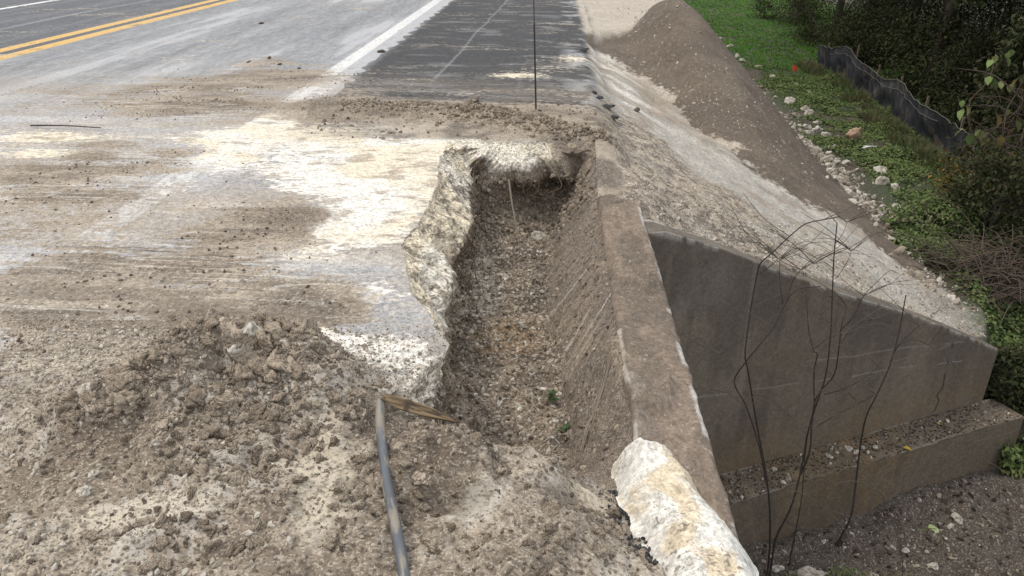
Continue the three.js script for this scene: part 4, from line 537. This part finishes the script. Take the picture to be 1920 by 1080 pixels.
{ // grass sward and low creeping cover on the verge
  const blade = [], r0 = rngOf(71);
  for (let k = 0; k < 9; k++) { const a = r0() * 6.28, b = 0.25 + 0.5 * r0(), L = 0.6 + 0.5 * r0(), w = 0.035, dx = Math.cos(a), dz = Math.sin(a), ox = 0.25 * (r0() - 0.5), oz = 0.25 * (r0() - 0.5); const g = new THREE.BufferGeometry(); const P = (t, s) => [ox + dx * b * L * t * t - dz * w * s * (1 - t), L * t * (1 - 0.25 * b * t), oz + dz * b * L * t * t + dx * w * s * (1 - t)]; g.setAttribute('position', new THREE.Float32BufferAttribute([...P(0, -1), ...P(0, 1), ...P(0.55, -1), ...P(0.55, 1), ...P(1, 0)], 3)); g.setIndex([0, 1, 2, 1, 3, 2, 2, 3, 4]); g.computeVertexNormals(); blade.push(g); }
  const tuft = mergeGeometries(blade), r = rngOf(73), c = new THREE.Color(), o = new THREE.Object3D(), L = [];
  const sward = (x, z) => sm(0.1, 0.7, x - pw(TOE, z) + 0.8 * (fbm(x * 0.9, z * 0.9, 2) - 0.5));
  while (L.length < 42000) { const z = -6.8 - 40 * Math.pow(r(), 1.9), x = 4 + 9 * r() * (0.45 + 0.55 * sm(-10, -24, z)); if (wingS(x, z) > -0.5 || r() > sward(x, z) * (z > -16 ? 0.55 : 1)) continue; L.push([x, z]); }
  const m = shade(new THREE.InstancedMesh(tuft, leafM, L.length));
  L.forEach(([x, z], i) => { const far = sm(-15, -24, z), s = lerp(0.045, 0.085, far) * (0.6 + 0.8 * r()); o.position.set(x, groundR(x, z) - 0.005, z); o.rotation.set(0.2 * (r() - 0.5), r() * 6.28, 0.2 * (r() - 0.5)); o.scale.set(s * 1.5, s, s * 1.5); o.updateMatrix(); m.setMatrixAt(i, o.matrix); const k = (0.7 + 0.6 * r()) * (0.7 + 0.5 * fbm(x, z * 0.6, 2)), dry = r() < 0.12 ? 1 : 0; c.setRGB((lerp(0.085, 0.105, far) + dry * 0.1) * k, (lerp(0.15, 0.26, far) + dry * 0.04) * k, (0.036 + dry * 0.03) * k); m.setColorAt(i, c); });
  { const T = []; const Fz = [[-22, 7.1], [-20, 7.2], [-18, 7.05], [-15.4, 6.65], [-13.4, 6.5], [-12, 6.45]]; while (T.length < 1500) { const z = -11.5 - 10.5 * r(), x = pw(Fz, z) - 0.05 - 0.55 * r() * r(); if (r() > sm(0.35, 0.65, vn(z * 1.3, x * 1.5 + 3)) + 0.1) continue; T.push([x, z]); } const w = shade(new THREE.InstancedMesh(tuft, leafM, T.length)); T.forEach(([x, z], i) => { const s = 0.14 + 0.16 * r(); o.position.set(x, groundR(x, z) - 0.01, z); o.rotation.set(0.4 * (r() - 0.5), r() * 6.28, 0.4 * (r() - 0.5)); o.scale.set(s, s, s); o.updateMatrix(); w.setMatrixAt(i, o.matrix); const k = 0.7 + 0.6 * r(), d = r() < 0.4; c.setRGB((d ? 0.17 : 0.1) * k, (d ? 0.145 : 0.14) * k, (d ? 0.085 : 0.05) * k); w.setColorAt(i, c); }); w.name = 'tall_weeds'; w.userData = { kind: 'stuff', label: 'straggling tall weeds along the foot of the silt fence', category: 'weeds' }; scene.add(w); }
  m.name = 'grass'; m.userData = { kind: 'stuff', label: 'green grass covering the verge below the embankment', category: 'grass' }; scene.add(m);
  const W = []; while (W.length < 60000) { const z = -6.6 - 15 * Math.pow(r(), 1.25), x = 4.0 + 4.6 * r(); const n = fbm(x * 1.7 + 4, z * 1.7, 3); if (wingS(x, z) > -0.35 || r() > sward(x, z) * sm(0.36, 0.55, n) * 1.2) continue; W.push([x, groundR(x, z) + 0.05 * r() + 0.1 * r() * sm(0.5, 0.7, n), z, 0.045, 0.2]); }
  const wm = leavesOn(scene, 'ground_cover', leafB, W, G1, 75, 'stuff'); wm.userData.label = 'low creeping green weeds on the verge near the stones'; wm.userData.category = 'weeds';
  const Q = []; while (Q.length < 900) { const x = 1.9 + 1.1 * r(), z = -4.05 - 0.6 * r(); if (r() > gaus(x, z, 2.35, -4.45, 0.35, 0.22)) continue; Q.push([x, groundR(x, z) + 0.06 * r(), z, 0.05, -0.5]); }
  const qm = leavesOn(scene, 'ground_cover', leafN, Q, G1, 76, 'stuff'); qm.userData.label = 'patch of green weeds in the channel before the footing'; qm.userData.category = 'weeds';
}
const bark = std(lin(0.07, 0.055, 0.042)), barkGrey = std(lin(0.1, 0.085, 0.07)), deadM = std(lin(0.13, 0.105, 0.085)), stemDark = std(lin(0.042, 0.034, 0.028));
function shrub(name, x, z, rx, ry, rz, n, pal, label, group, seed, size = 0.07, lift = 0.75) {
  const y = groundR(x, z), g = base(name, x, y, z); tag(g, label, 'shrub', group); const r = rngOf(seed), L = [], cl0 = [];
  for (let i = 0; i < 26; i++) { const a = r() * 6.28, e = Math.acos(2 * r() - 1), q = 0.45 + 0.55 * Math.cbrt(r()); cl0.push([Math.cos(a) * Math.sin(e) * rx * q, ry * lift + Math.cos(e) * ry * q, Math.sin(a) * Math.sin(e) * rz * q, 0.2 + 0.3 * r()]); }
  while (L.length < n) { const c = cl0[(r() * cl0.length) | 0], s = c[3] * Math.min(rx, ry, rz), f = () => (r() + r() + r() - 1.5) * 1.3; const p = [c[0] + f() * s, c[1] + f() * s, c[2] + f() * s, size, 0.4]; if (p[1] < 0.02) p[1] = 0.02 + 0.1 * r(); L.push(p); }
  leavesOn(g, 'foliage', leafA, L, pal, seed + 1, 'stuff');
  const st = []; for (let i = 0; i < 9; i++) { const c = cl0[i]; st.push(tube([[0.1 * (r() - 0.5), -0.06, 0.1 * (r() - 0.5)], [c[0] * 0.35 + 0.1 * (r() - 0.5), Math.max(0.1, c[1] * 0.5), c[2] * 0.35], [c[0], Math.max(c[1], 0.15), c[2]]], 0.018 + 0.01 * r(), 0.005, 5, 8)); }
  part('stems', mergeGeometries(st), barkGrey, g); return g;
}
const und = 'understorey shrubs behind the silt fence';
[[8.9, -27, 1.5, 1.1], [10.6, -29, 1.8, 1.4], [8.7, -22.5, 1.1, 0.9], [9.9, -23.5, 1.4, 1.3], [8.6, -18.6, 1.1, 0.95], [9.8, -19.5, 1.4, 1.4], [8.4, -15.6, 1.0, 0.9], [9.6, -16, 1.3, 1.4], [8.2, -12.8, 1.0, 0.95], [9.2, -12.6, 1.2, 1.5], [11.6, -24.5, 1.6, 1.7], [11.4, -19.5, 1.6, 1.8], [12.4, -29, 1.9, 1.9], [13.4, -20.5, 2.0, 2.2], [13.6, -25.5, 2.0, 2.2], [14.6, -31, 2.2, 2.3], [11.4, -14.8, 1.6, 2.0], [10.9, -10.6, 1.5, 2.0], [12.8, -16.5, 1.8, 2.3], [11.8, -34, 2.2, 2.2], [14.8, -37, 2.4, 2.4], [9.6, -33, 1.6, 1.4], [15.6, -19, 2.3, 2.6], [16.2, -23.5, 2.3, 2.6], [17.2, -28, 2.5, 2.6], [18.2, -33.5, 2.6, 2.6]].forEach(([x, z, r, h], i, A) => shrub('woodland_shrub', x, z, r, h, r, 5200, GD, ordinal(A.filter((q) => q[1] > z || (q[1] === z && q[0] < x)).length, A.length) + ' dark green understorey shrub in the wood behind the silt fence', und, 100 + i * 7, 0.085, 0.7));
shrub('vine_thicket', 6.1, -10.3, 0.6, 1.35, 0.6, 7000, GD, 'tall dark vine-hung thicket at the right end of the silt fence', null, 301, 0.07, 0.9);
shrub('autumn_shrub', 5.75, -10.4, 0.4, 0.4, 0.35, 2000, GO, 'shrub with orange and yellow autumn leaves beside the fence end', null, 311, 0.06, 1.1);
shrub('bushy_weed', 4.7, -9.2, 0.5, 0.3, 0.45, 3000, G1, 'bushy bright green weed on the verge above the wing wall end', null, 321, 0.05, 0.5);
shrub('bushy_weed', 4.1, -8.2, 0.3, 0.17, 0.3, 1500, G1, 'low rounded green weed just behind the wing wall', null, 325, 0.045, 0.5);
shrub('thicket_edge', 4.52, -6.62, 0.32, 0.36, 0.32, 3600, GD, 'low dark weeds crowding the outer end of the wing wall', null, 351, 0.055, 0.6);
shrub('thicket_edge', 4.6, -6.1, 0.35, 0.22, 0.25, 1800, G1, 'green weeds on the bank beyond the footing end', null, 355, 0.055, 0.5);
shrub('thicket_edge', 5.3, -9.0, 0.45, 0.75, 0.6, 5000, GD, 'dense dark weeds at the right above the brush tangle', null, 331, 0.06, 0.7);
shrub('thicket_edge', 5.45, -7.9, 0.5, 1.0, 0.7, 5000, GD, 'tall dark thicket at the far right above the channel', null, 341, 0.07, 0.8);
// canopy trees of the wood, out of the picture except for their shade and trunks
function tree(x, z, h, seed, label, group) {
  const g = base('woodland_tree', x, groundR(x, z), z), r = rngOf(seed); tag(g, label, 'tree', group);
  part('trunk', tube([[0, -0.2, 0], [0.1, h * 0.3, 0.05], [-0.05 + 0.2 * r(), h * 0.6, 0.1], [0.1, h * 0.92, 0]], 0.16, 0.04, 9, 16), bark, g);
  const br = [], L = []; for (let i = 0; i < 14; i++) { const a = r() * 6.28, y0 = h * (0.42 + 0.45 * r()), q = 1.1 + 1.3 * r(); br.push(tube([[0, y0, 0], [Math.cos(a) * q * 0.5, y0 + 0.35, Math.sin(a) * q * 0.5], [Math.cos(a) * q, y0 + 0.4 + 0.4 * r(), Math.sin(a) * q]], 0.045, 0.01, 5, 8)); for (let k = 0; k < 800; k++) { const f = () => (r() + r() - 1) * 0.8, t = 0.3 + 0.8 * r(); L.push([Math.cos(a) * q * t + f(), y0 + 0.3 + f() * 0.8, Math.sin(a) * q * t + f(), 0.15, 0.5]); } }
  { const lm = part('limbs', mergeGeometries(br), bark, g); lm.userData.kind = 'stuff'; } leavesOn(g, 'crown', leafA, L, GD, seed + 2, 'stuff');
}
[[9.6, -13.6], [10.8, -17.5], [9.9, -21.2], [11.2, -26], [8.9, -10.2], [13, -22], [13, -16], [12, -11.5], [10.6, -31], [9.4, -7], [8.8, -15.4], [8.9, -19], [9.2, -24.5], [9.3, -8.6]].forEach(([x, z], i, A) => tree(x, z, 5.2 + (i * 37 % 10) * 0.15, 500 + i * 11, ordinal(A.filter((q) => q[1] > z).length, A.length) + ' dark woodland tree standing behind the silt fence', 'woodland trees'));
{ // trailing vines with broad leaves hanging in front of the thicket
  const r = rngOf(81);
  [[5.45, -9.9, 2.1], [5.6, -9.7, 2.0], [5.75, -9.9, 2.1], [5.95, -9.8, 2.1], [5.35, -9.7, 1.2]].forEach(([x, z, h], i) => {
    const g = base('hanging_vine', x, groundR(x, z), z); tag(g, i === 0 ? 'hanging vine with pale broad leaves at the thicket edge' : ['', 'first', 'second', 'third', 'last'][i] + ' brown vine strand from the left in the right-hand thicket', 'vine', i ? 'vines in the thicket' : null);
    const pts = []; for (let k = 0; k < 8; k++) pts.push([0.18 * (r() - 0.5) - (i === 0 ? 0.025 * k : 0) + 0.04 * Math.sin(k), -0.05 + h * k / 7, 0.15 * (r() - 0.5)]); const br = [tube(pts, 0.012, 0.006, 6, 30)];
    for (let k = 0; k < 6; k++) { const p = pts[1 + k]; br.push(tube([p, [p[0] + 0.25 * (r() - 0.5), p[1] - 0.15, p[2] + 0.2 * (r() - 0.3)], [p[0] + 0.5 * (r() - 0.5), p[1] - 0.45 * r() - 0.2, p[2] + 0.2 * (r() - 0.3)]], 0.006, 0.003, 5, 8)); }
    part('vine_stem', mergeGeometries(br), std(lin(0.11, 0.075, 0.055)), g); const L = []; for (let k = 0; k < (i === 0 ? 40 : 14); k++) { const p = pts[(r() * 8) | 0]; L.push([p[0] + 0.3 * (r() - 0.5), p[1] + 0.15 * (r() - 0.5), p[2] + 0.15 * r(), 0.12, 0.9]); } leavesOn(g, 'leaves', leafB, L, i === 0 ? [[0.2, 0.26, 0.1], [0.26, 0.28, 0.12], [0.12, 0.17, 0.06]] : [[0.12, 0.13, 0.05], [0.2, 0.15, 0.05]], 90 + i);
  });
}
function twigs(name, x, y, z, rx, ry, rz, n, mat, label, seed, r0 = 0.005) {
  const g = base(name, x, y, z), r = rngOf(seed), T = []; tag(g, label, 'brush');
  for (let i = 0; i < n; i++) { const a = r() * 6.28, L = 0.25 + 0.6 * r(), p = [(r() + r() - 1) * rx, r() * r() * ry, (r() + r() - 1) * rz], d = [Math.cos(a) * L, (r() - 0.35) * L * 0.9, Math.sin(a) * L * 0.7]; T.push(tube([p, [p[0] + d[0] * 0.5, p[1] + d[1] * 0.5 + 0.14 * L, p[2] + d[2] * 0.5], [p[0] + d[0], Math.max(0.01, p[1] + d[1]), p[2] + d[2]]], r0 * (0.5 + r()), r0 * 0.3, 4, 6)); }
  const m = part('twigs', mergeGeometries(T), mat, g); m.userData.kind = 'stuff'; return g;
}
twigs('brush_pile', 4.7, groundR(4.7, -7.8) - 0.05, -7.8, 0.55, 0.5, 0.6, 520, std(lin(0.105, 0.08, 0.062)), 'tangled pile of dead brown brush right of the wing wall end', 401, 0.007);
twigs('brush_pile', 4.9, groundR(4.9, -5.4), -5.3, 0.7, 0.35, 0.6, 90, deadM, 'sparse dead twigs in the channel beyond the footing', 403);
twigs('brush_pile', 5.7, groundR(5.7, -9.6), -9.6, 0.4, 1.8, 0.4, 260, std(lin(0.1, 0.075, 0.06)), 'upright tangle of brown vine stems in the right-hand thicket', 405, 0.007);
twigs('brush_pile', 2.6, -3.06, -4.2, 1.3, 0.1, 0.35, 110, deadM, 'grey dead twigs lying on the channel floor', 407, 0.004);

// bare saplings in front of the wing wall
const STEMS = {"a":[[[[1.73,-2.85,-4.5],[1.66,-2.32,-4.5],[1.59,-1.98,-4.5],[1.48,-1.57,-4.5],[1.41,-1.31,-4.5],[1.35,-1.1,-4.5],[1.31,-0.98,-4.5],[1.31,-0.86,-4.5],[1.32,-0.66,-4.5],[1.33,-0.41,-4.5],[1.33,-0.32,-4.5],[1.38,-0.25,-4.5],[1.48,-0.15,-4.5],[1.58,-0.08,-4.5],[1.67,-0.05,-4.5],[1.75,-0.01,-4.5]],0.011],[[[1.58,-1.98,-4.45],[1.5,-1.71,-4.45],[1.37,-1.38,-4.45],[1.27,-1.2,-4.45],[1.31,-1.04,-4.45],[1.37,-0.88,-4.45],[1.45,-0.75,-4.45],[1.52,-0.59,-4.45],[1.57,-0.51,-4.45],[1.71,-0.46,-4.45]],0.008],[[[1.33,-0.41,-4.5],[1.38,-0.37,-4.5],[1.45,-0.32,-4.5]],0.005],[[[1.51,-0.62,-4.5],[1.48,-0.47,-4.5],[1.45,-0.32,-4.5]],0.004],[[[1.53,-0.61,-4.5],[1.56,-0.46,-4.5],[1.58,-0.37,-4.5],[1.66,-0.28,-4.5],[1.71,-0.24,-4.5]],0.004],[[[1.42,-1.34,-4.55],[1.53,-1.36,-4.55],[1.67,-1.46,-4.55],[1.78,-1.59,-4.55]],0.003],[[[1.31,-0.86,-4.5],[1.22,-0.92,-4.5],[1.15,-0.98,-4.5]],0.003]],"b":[[[[1.8,-2.94,-4.62],[1.78,-2.63,-4.62],[1.85,-2.36,-4.62],[1.89,-2.01,-4.62],[1.89,-1.73,-4.62],[1.89,-1.46,-4.62],[1.9,-1.2,-4.62],[1.89,-0.87,-4.62],[1.87,-0.63,-4.62],[1.83,-0.33,-4.62],[1.79,-0.1,-4.62]],0.011],[[[1.9,-2.09,-4.66],[1.92,-1.85,-4.66],[1.91,-1.62,-4.66],[1.92,-1.44,-4.66],[1.99,-1.24,-4.66],[1.97,-1.01,-4.66],[1.96,-0.8,-4.66],[1.99,-0.72,-4.66],[1.91,-0.63,-4.66]],0.01],[[[1.97,-0.9,-4.68],[2.05,-0.79,-4.68],[2.1,-0.65,-4.68],[2.13,-0.57,-4.68]],0.006],[[[2.01,-1.01,-4.7],[2.09,-0.88,-4.7],[2.2,-0.83,-4.7],[2.3,-0.82,-4.7]],0.005],[[[1.88,-1.49,-4.6],[1.84,-1.19,-4.6],[1.82,-1.02,-4.6],[1.79,-1.0,-4.6],[1.74,-0.86,-4.6],[1.7,-0.64,-4.6]],0.007],[[[1.8,-0.99,-4.6],[1.88,-0.91,-4.6],[1.95,-0.86,-4.6]],0.004],[[[1.99,-1.45,-4.75],[2.09,-1.38,-4.75],[2.2,-1.31,-4.75],[2.33,-1.22,-4.75]],0.005],[[[1.96,-1.69,-4.7],[2.08,-1.55,-4.7],[2.22,-1.48,-4.7],[2.36,-1.44,-4.7]],0.004],[[[1.84,-0.42,-4.62],[1.76,-0.37,-4.62],[1.72,-0.4,-4.62]],0.003],[[[1.81,-0.25,-4.62],[1.86,-0.18,-4.62],[1.87,-0.11,-4.62]],0.003],[[[1.86,-0.48,-4.62],[1.92,-0.4,-4.62],[1.92,-0.29,-4.62]],0.003]],"c":[[[[1.99,-3.14,-4.75],[1.97,-2.66,-4.75],[1.97,-2.37,-4.75],[1.95,-1.97,-4.75],[1.94,-1.73,-4.75]],0.008],[[[2.46,-3.01,-5.0],[2.49,-2.75,-5.0],[2.49,-2.48,-5.0],[2.47,-2.14,-5.0],[2.44,-1.79,-5.0],[2.46,-1.58,-5.0],[2.51,-1.32,-5.0],[2.54,-1.05,-5.0],[2.54,-0.93,-5.0],[2.51,-0.77,-5.0]],0.012],[[[2.51,-1.32,-5.0],[2.56,-1.16,-5.0],[2.68,-1.03,-5.0]],0.005],[[[2.46,-1.6,-5.0],[2.33,-1.75,-5.0],[2.19,-1.85,-5.0]],0.004],[[[2.56,-1.21,-5.05],[2.68,-1.17,-5.05],[2.86,-1.23,-5.05],[3.0,-1.34,-5.05]],0.004],[[[2.46,-3.01,-5.0],[2.42,-3.16,-5.0],[2.39,-3.34,-5.0]],0.013]],"d":[[[[2.38,-2.32,-3.9],[2.29,-2.02,-3.9],[2.2,-1.8,-3.9],[2.11,-1.66,-3.9],[2.03,-1.59,-3.9],[1.91,-1.52,-3.9],[1.78,-1.52,-3.9]],0.006],[[[2.15,-1.72,-3.9],[2.09,-1.6,-3.9],[1.97,-1.5,-3.9]],0.004],[[[2.22,-1.85,-3.9],[2.11,-1.62,-3.9],[2.05,-1.54,-3.9]],0.003]],"e":[[[[1.92,-1.82,-3.4],[1.8,-1.61,-3.4],[1.67,-1.44,-3.4],[1.53,-1.31,-3.4],[1.41,-1.24,-3.4],[1.34,-1.21,-3.4]],0.005]],"f":[[[[2.17,-2.12,-3.7],[2.22,-1.98,-3.7],[2.28,-1.82,-3.7],[2.29,-1.72,-3.7]],0.004]],"g":[[[[3.44,-2.25,-4.4],[3.24,-2.16,-4.4],[3.07,-2.09,-4.4],[2.94,-2.02,-4.4]],0.005],[[[3.34,-2.2,-4.4],[3.38,-2.08,-4.4]],0.003]],"h":[[[[3.56,-2.27,-4.6],[3.42,-2.13,-4.6],[3.28,-1.94,-4.6],[3.16,-1.89,-4.6]],0.004]]};
const SL = { a: 'leftmost bare sapling whose long stem arches right over the wing wall top', b: 'middle bare sapling with several dark upright forked stems', c: 'right bare sapling with a single slender stem crossing the footing', d: 'bent bare shoot leaning left in front of the footing', e: 'long thin bare shoot slanting across the lower right', f: 'short sprout carrying pale green leaves low in the channel', g: 'pale twig reaching in from the right edge', h: 'short pale twig at the right end of the footing' };
for (const k of Object.keys(STEMS)) {
  const B = STEMS[k], p0 = B[0][0][0], y0 = groundR(p0[0], p0[2]), g = base('bare_sapling', p0[0], y0, p0[2]), r = rngOf(600 + k.charCodeAt(0)); tag(g, SL[k], 'sapling');
  const fine = [];
  B.forEach(([pts, rad], bi) => {
    const loc = pts.map((p, i) => [p[0] - p0[0] + 0.004 * (r() - 0.5), p[1] - y0, p[2] - p0[2] + 0.04 * Math.sin(i * 1.3 + bi) * (i ? 1 : 0)]);
    if (bi === 0 || (k === 'c' && bi === 1)) { const f = loc[0]; loc.unshift([f[0] + 0.005, (groundR(f[0] + p0[0], f[2] + p0[2]) - y0) - 0.08, f[2]]); }
    part(bi ? 'branch' : 'stem', tube(loc, rad * 0.8, rad * 0.3, 7, loc.length * 4), 'gh'.includes(k) ? deadM : 'de'.includes(k) ? barkGrey : stemDark, g);
    if ('abc'.includes(k)) for (let q = 0; q < (bi ? 6 : 14); q++) { const i = Math.max(2, (r() * loc.length) | 0); if (!loc[i]) continue; const s = loc[i], L = 0.12 + 0.3 * r(), sg = r() < 0.5 ? -1 : 1; fine.push(tube([s, [s[0] + sg * L * 0.5, s[1] + L * (0.45 - 0.2 * r()), s[2] + 0.1 * (r() - 0.5)], [s[0] + sg * L * (0.8 + 0.3 * r()), s[1] + L * (0.5 + 0.7 * (r() - 0.4)), s[2] + 0.2 * (r() - 0.5)]], 0.0028, 0.0012, 4, 8)); }
  });
  if (fine.length) { const m = part('fine_twigs', mergeGeometries(fine), barkGrey, g); m.userData.kind = 'stuff'; }
  if (k === 'f') { const e = B[0][0][B[0][0].length - 1], q = [e[0] - p0[0], e[1] - y0, e[2] - p0[2]]; for (const [dx, dy, ry, rx] of [[0, 0, 2.6, -0.6], [0.02, 0.01, 0.5, -0.7], [0.03, 0.02, 1.7, -0.3]]) { const m = part('leaf', leafB, new THREE.MeshPhysicalMaterial({ color: lin(0.26, 0.33, 0.12), roughness: 0.7, transmission: 0.25, thickness: 0, side: THREE.DoubleSide }), g); m.scale.setScalar(0.085); m.position.set(q[0] + dx, q[1] + dy, q[2]); m.rotation.set(rx, ry, 0); } }
}
// small weeds in the trench, fallen leaves
{ const weed = (z, t, s, label, seed) => { const p = trenchPoint(t, ctxOf(z), z), g = base('trench_weed', p[0], p[1], p[2]); tag(g, label, 'weed'); const r = rngOf(seed), L = []; for (let i = 0; i < 16; i++) L.push([0.05 * s * (r() - 0.5), 0.015 + 0.06 * s * r(), 0.05 * s * (r() - 0.5), 0.042 * s, -0.35]); leavesOn(g, 'leaves', leafA, L, [[0.06, 0.11, 0.04], [0.09, 0.14, 0.07], [0.045, 0.08, 0.035]], seed + 1); part('stem', tube([[0, -0.02, 0], [0.005, 0.03, 0], [0, 0.06 * s, 0.005]], 0.003, 0.002, 5, 6), std(lin(0.1, 0.14, 0.06)), g); };
  weed(-3.36, 0.665, 0.72, 'small green weed seedling farther up the trench floor', 701); weed(-3.06, 0.68, 0.65, 'small grey-green weed seedling nearest the near trench end', 703);
  const yl = new THREE.MeshPhysicalMaterial({ color: lin(0.55, 0.36, 0.04), roughness: 0.7, transmission: 0.2, thickness: 0, side: THREE.DoubleSide });
  [[3.08, -5.56, -2.485, 'yellow fallen leaf in the middle of the footing ledge'], [3.53, -5.92, -2.485, 'pale yellow fallen leaf far along the footing ledge']].forEach(([x, z, y, l], i) => { const m = top('fallen_leaf', leafB, yl); m.scale.setScalar(0.075); m.position.set(x, y, z); m.rotation.set(-0.3, 1.2 + i, 0.2); tag(m, l, 'leaf'); });
}
{ // black silt fence
  const F = [[7.28,-21.95,0.5],[7.32,-21.11,0.51],[7.38,-20.04,0.69],[7.23,-18.8,0.58],[7.24,-18.05,0.52],[7.18,-17.13,0.46],[6.85,-15.43,0.7],[6.73,-14.4,0.56],[6.69,-13.43,0.55],[6.68,-12.64,0.5],[6.66,-11.98,0.47]], g = base('silt_fence', F[5][0], -1.9, F[5][1]); tag(g, 'sagging black fabric silt fence running along the edge of the wood', 'fence');
  const bp = new THREE.CatmullRomCurve3(F.map((p) => new THREE.Vector3(p[0] - F[5][0], p[2], p[1] - F[5][1]))), n = 240, rows = 14, pos = [], ix = [], uv = [], v = new THREE.Vector3();
  const gy = (x, z) => groundR(x + F[5][0], z + F[5][1]) + 1.9;
  for (let i = 0; i <= n; i++) { bp.getPoint(i / n, v); const b = gy(v.x, v.z) - 0.06, h = v.y + 0.03 * Math.sin(i * 0.6) * vn(i * 0.1, 3); for (let k = 0; k <= rows; k++) { const t = k / rows, w = (fbm(i * 0.09, t * 1.2, 3) - 0.5) * 0.22 * Math.sin(Math.PI * Math.min(1, t * 1.1)) + 0.04 * Math.sin(i * 0.9 + t * 3) * (1 - t); pos.push(v.x - w - 0.14 * t, lerp(b, h, t), v.z + w * 0.4); uv.push(i / n, t); if (i && k) { const o = i * (rows + 1) + k; ix.push(o - rows - 2, o - 1, o - rows - 1, o - rows - 1, o - 1, o); } } }
  const fg = new THREE.BufferGeometry(); fg.setAttribute('position', new THREE.Float32BufferAttribute(pos, 3)); fg.setAttribute('uv', new THREE.Float32BufferAttribute(uv, 2)); fg.setIndex(ix); fg.computeVertexNormals();
  const tex = bake(1024, 64, (u, vv, c) => { const q = fbm(u * 40, vv * 5, 4); c[0] = 0.018 + 0.016 * q; c[1] = 0.02 + 0.017 * q; c[2] = 0.027 + 0.02 * q; mix3(c, [0.1, 0.085, 0.07], 0.7 * sm(0.55, 0.7, fbm(u * 60, vv * 4, 3) + 0.15 * sm(0.4, 0, vv))); });
  part('fabric', fg, std(0xffffff, { map: tex, roughness: 0.6, side: THREE.DoubleSide }), g);
  const along = (t, a, b) => { const L = []; for (let i = 0; i <= 60; i++) { bp.getPoint(lerp(a, b, i / 60), v); const k = Math.round(lerp(a, b, i / 60) * n) * (rows + 1) + Math.round(t * rows); L.push([pos[k * 3] - 0.012, pos[k * 3 + 1] + 0.004, pos[k * 3 + 2]]); } return tube(L, 0.0055, 0.0055, 5, 150); };
  part('hem_cord', along(1, 0.02, 0.98), std(lin(0.16, 0.15, 0.14)), g); part('hem_cord', along(0.8, 0.1, 0.8), std(lin(0.13, 0.13, 0.13)), g);
  for (const t of [0.03, 0.22, 0.4, 0.55, 0.7, 0.86, 0.98]) { bp.getPoint(t, v); const b = gy(v.x, v.z); const s = new THREE.BoxGeometry(0.035, v.y - b + 0.34, 0.035); s.translate(v.x + 0.06, (v.y + b) / 2 - 0.1, v.z); part('stake', s, std(lin(0.17, 0.135, 0.1)), g); }
}
{ // litter and a marker flag on the verge
  const bag = rockGeo(44, 4, 1.2, 0.3); { const p = bag.attributes.position; for (let i = 0; i < p.count; i++) { const x = p.getX(i), y = p.getY(i), z = p.getZ(i), k = 1 + 0.35 * (Math.abs(vn3(x * 2.6 + 7, y * 2.6, z * 2.6) - 0.5) * 2 - 0.4) + 0.14 * (Math.abs(vn3(x * 6, y * 6, z * 6) - 0.5) * 2 - 0.4); p.setXYZ(i, x * k * (1 + 0.25 * y), y * k, z * k); } bag.computeVertexNormals(); }
  const y = groundR(5.33, -13.72), m = top('paper_bag', bag, std(lin(0.45, 0.3, 0.21), { roughness: 0.85 })); m.scale.set(0.13, 0.15, 0.09); m.position.set(5.33, y + 0.12, -13.72); m.rotation.set(0, 0.6, 0.15); tag(m, 'crumpled tan paper bag lying on the verge', 'bag');
  const wr = rockGeo(32, 3, 0.5, 1.2), w = top('plastic_wrapper', wr, std(lin(0.62, 0.63, 0.62), { roughness: 0.5 })); w.scale.set(0.1, 0.06, 0.05); w.position.set(5.42, groundR(5.42, -13.25) + 0.04, -13.25); tag(w, 'crumpled white plastic wrapper below the tan paper bag', 'wrapper');
  const f = base('marker_flag', 6.0, groundR(6, -20.1), -20.1); tag(f, 'small orange marker flag standing in the grass', 'flag'); const wire = new THREE.CylinderGeometry(0.004, 0.004, 0.34, 6); wire.translate(0, 0.15, 0); part('wire', wire, std(lin(0.2, 0.2, 0.2)), f);
  const fl = new THREE.BufferGeometry(); fl.setAttribute('position', new THREE.Float32BufferAttribute([0, 0.32, 0, 0.07, 0.3, 0.03, 0.13, 0.3, 0, 0, 0.18, 0, 0.07, 0.17, 0.03, 0.12, 0.17, 0.01], 3)); fl.setIndex([0, 3, 1, 1, 3, 4, 1, 4, 2, 2, 4, 5]); fl.computeVertexNormals(); part('flag_sheet', fl, std(lin(0.75, 0.1, 0.03), { side: THREE.DoubleSide, roughness: 0.6 }), f);
}
renderer.render(scene, camera);
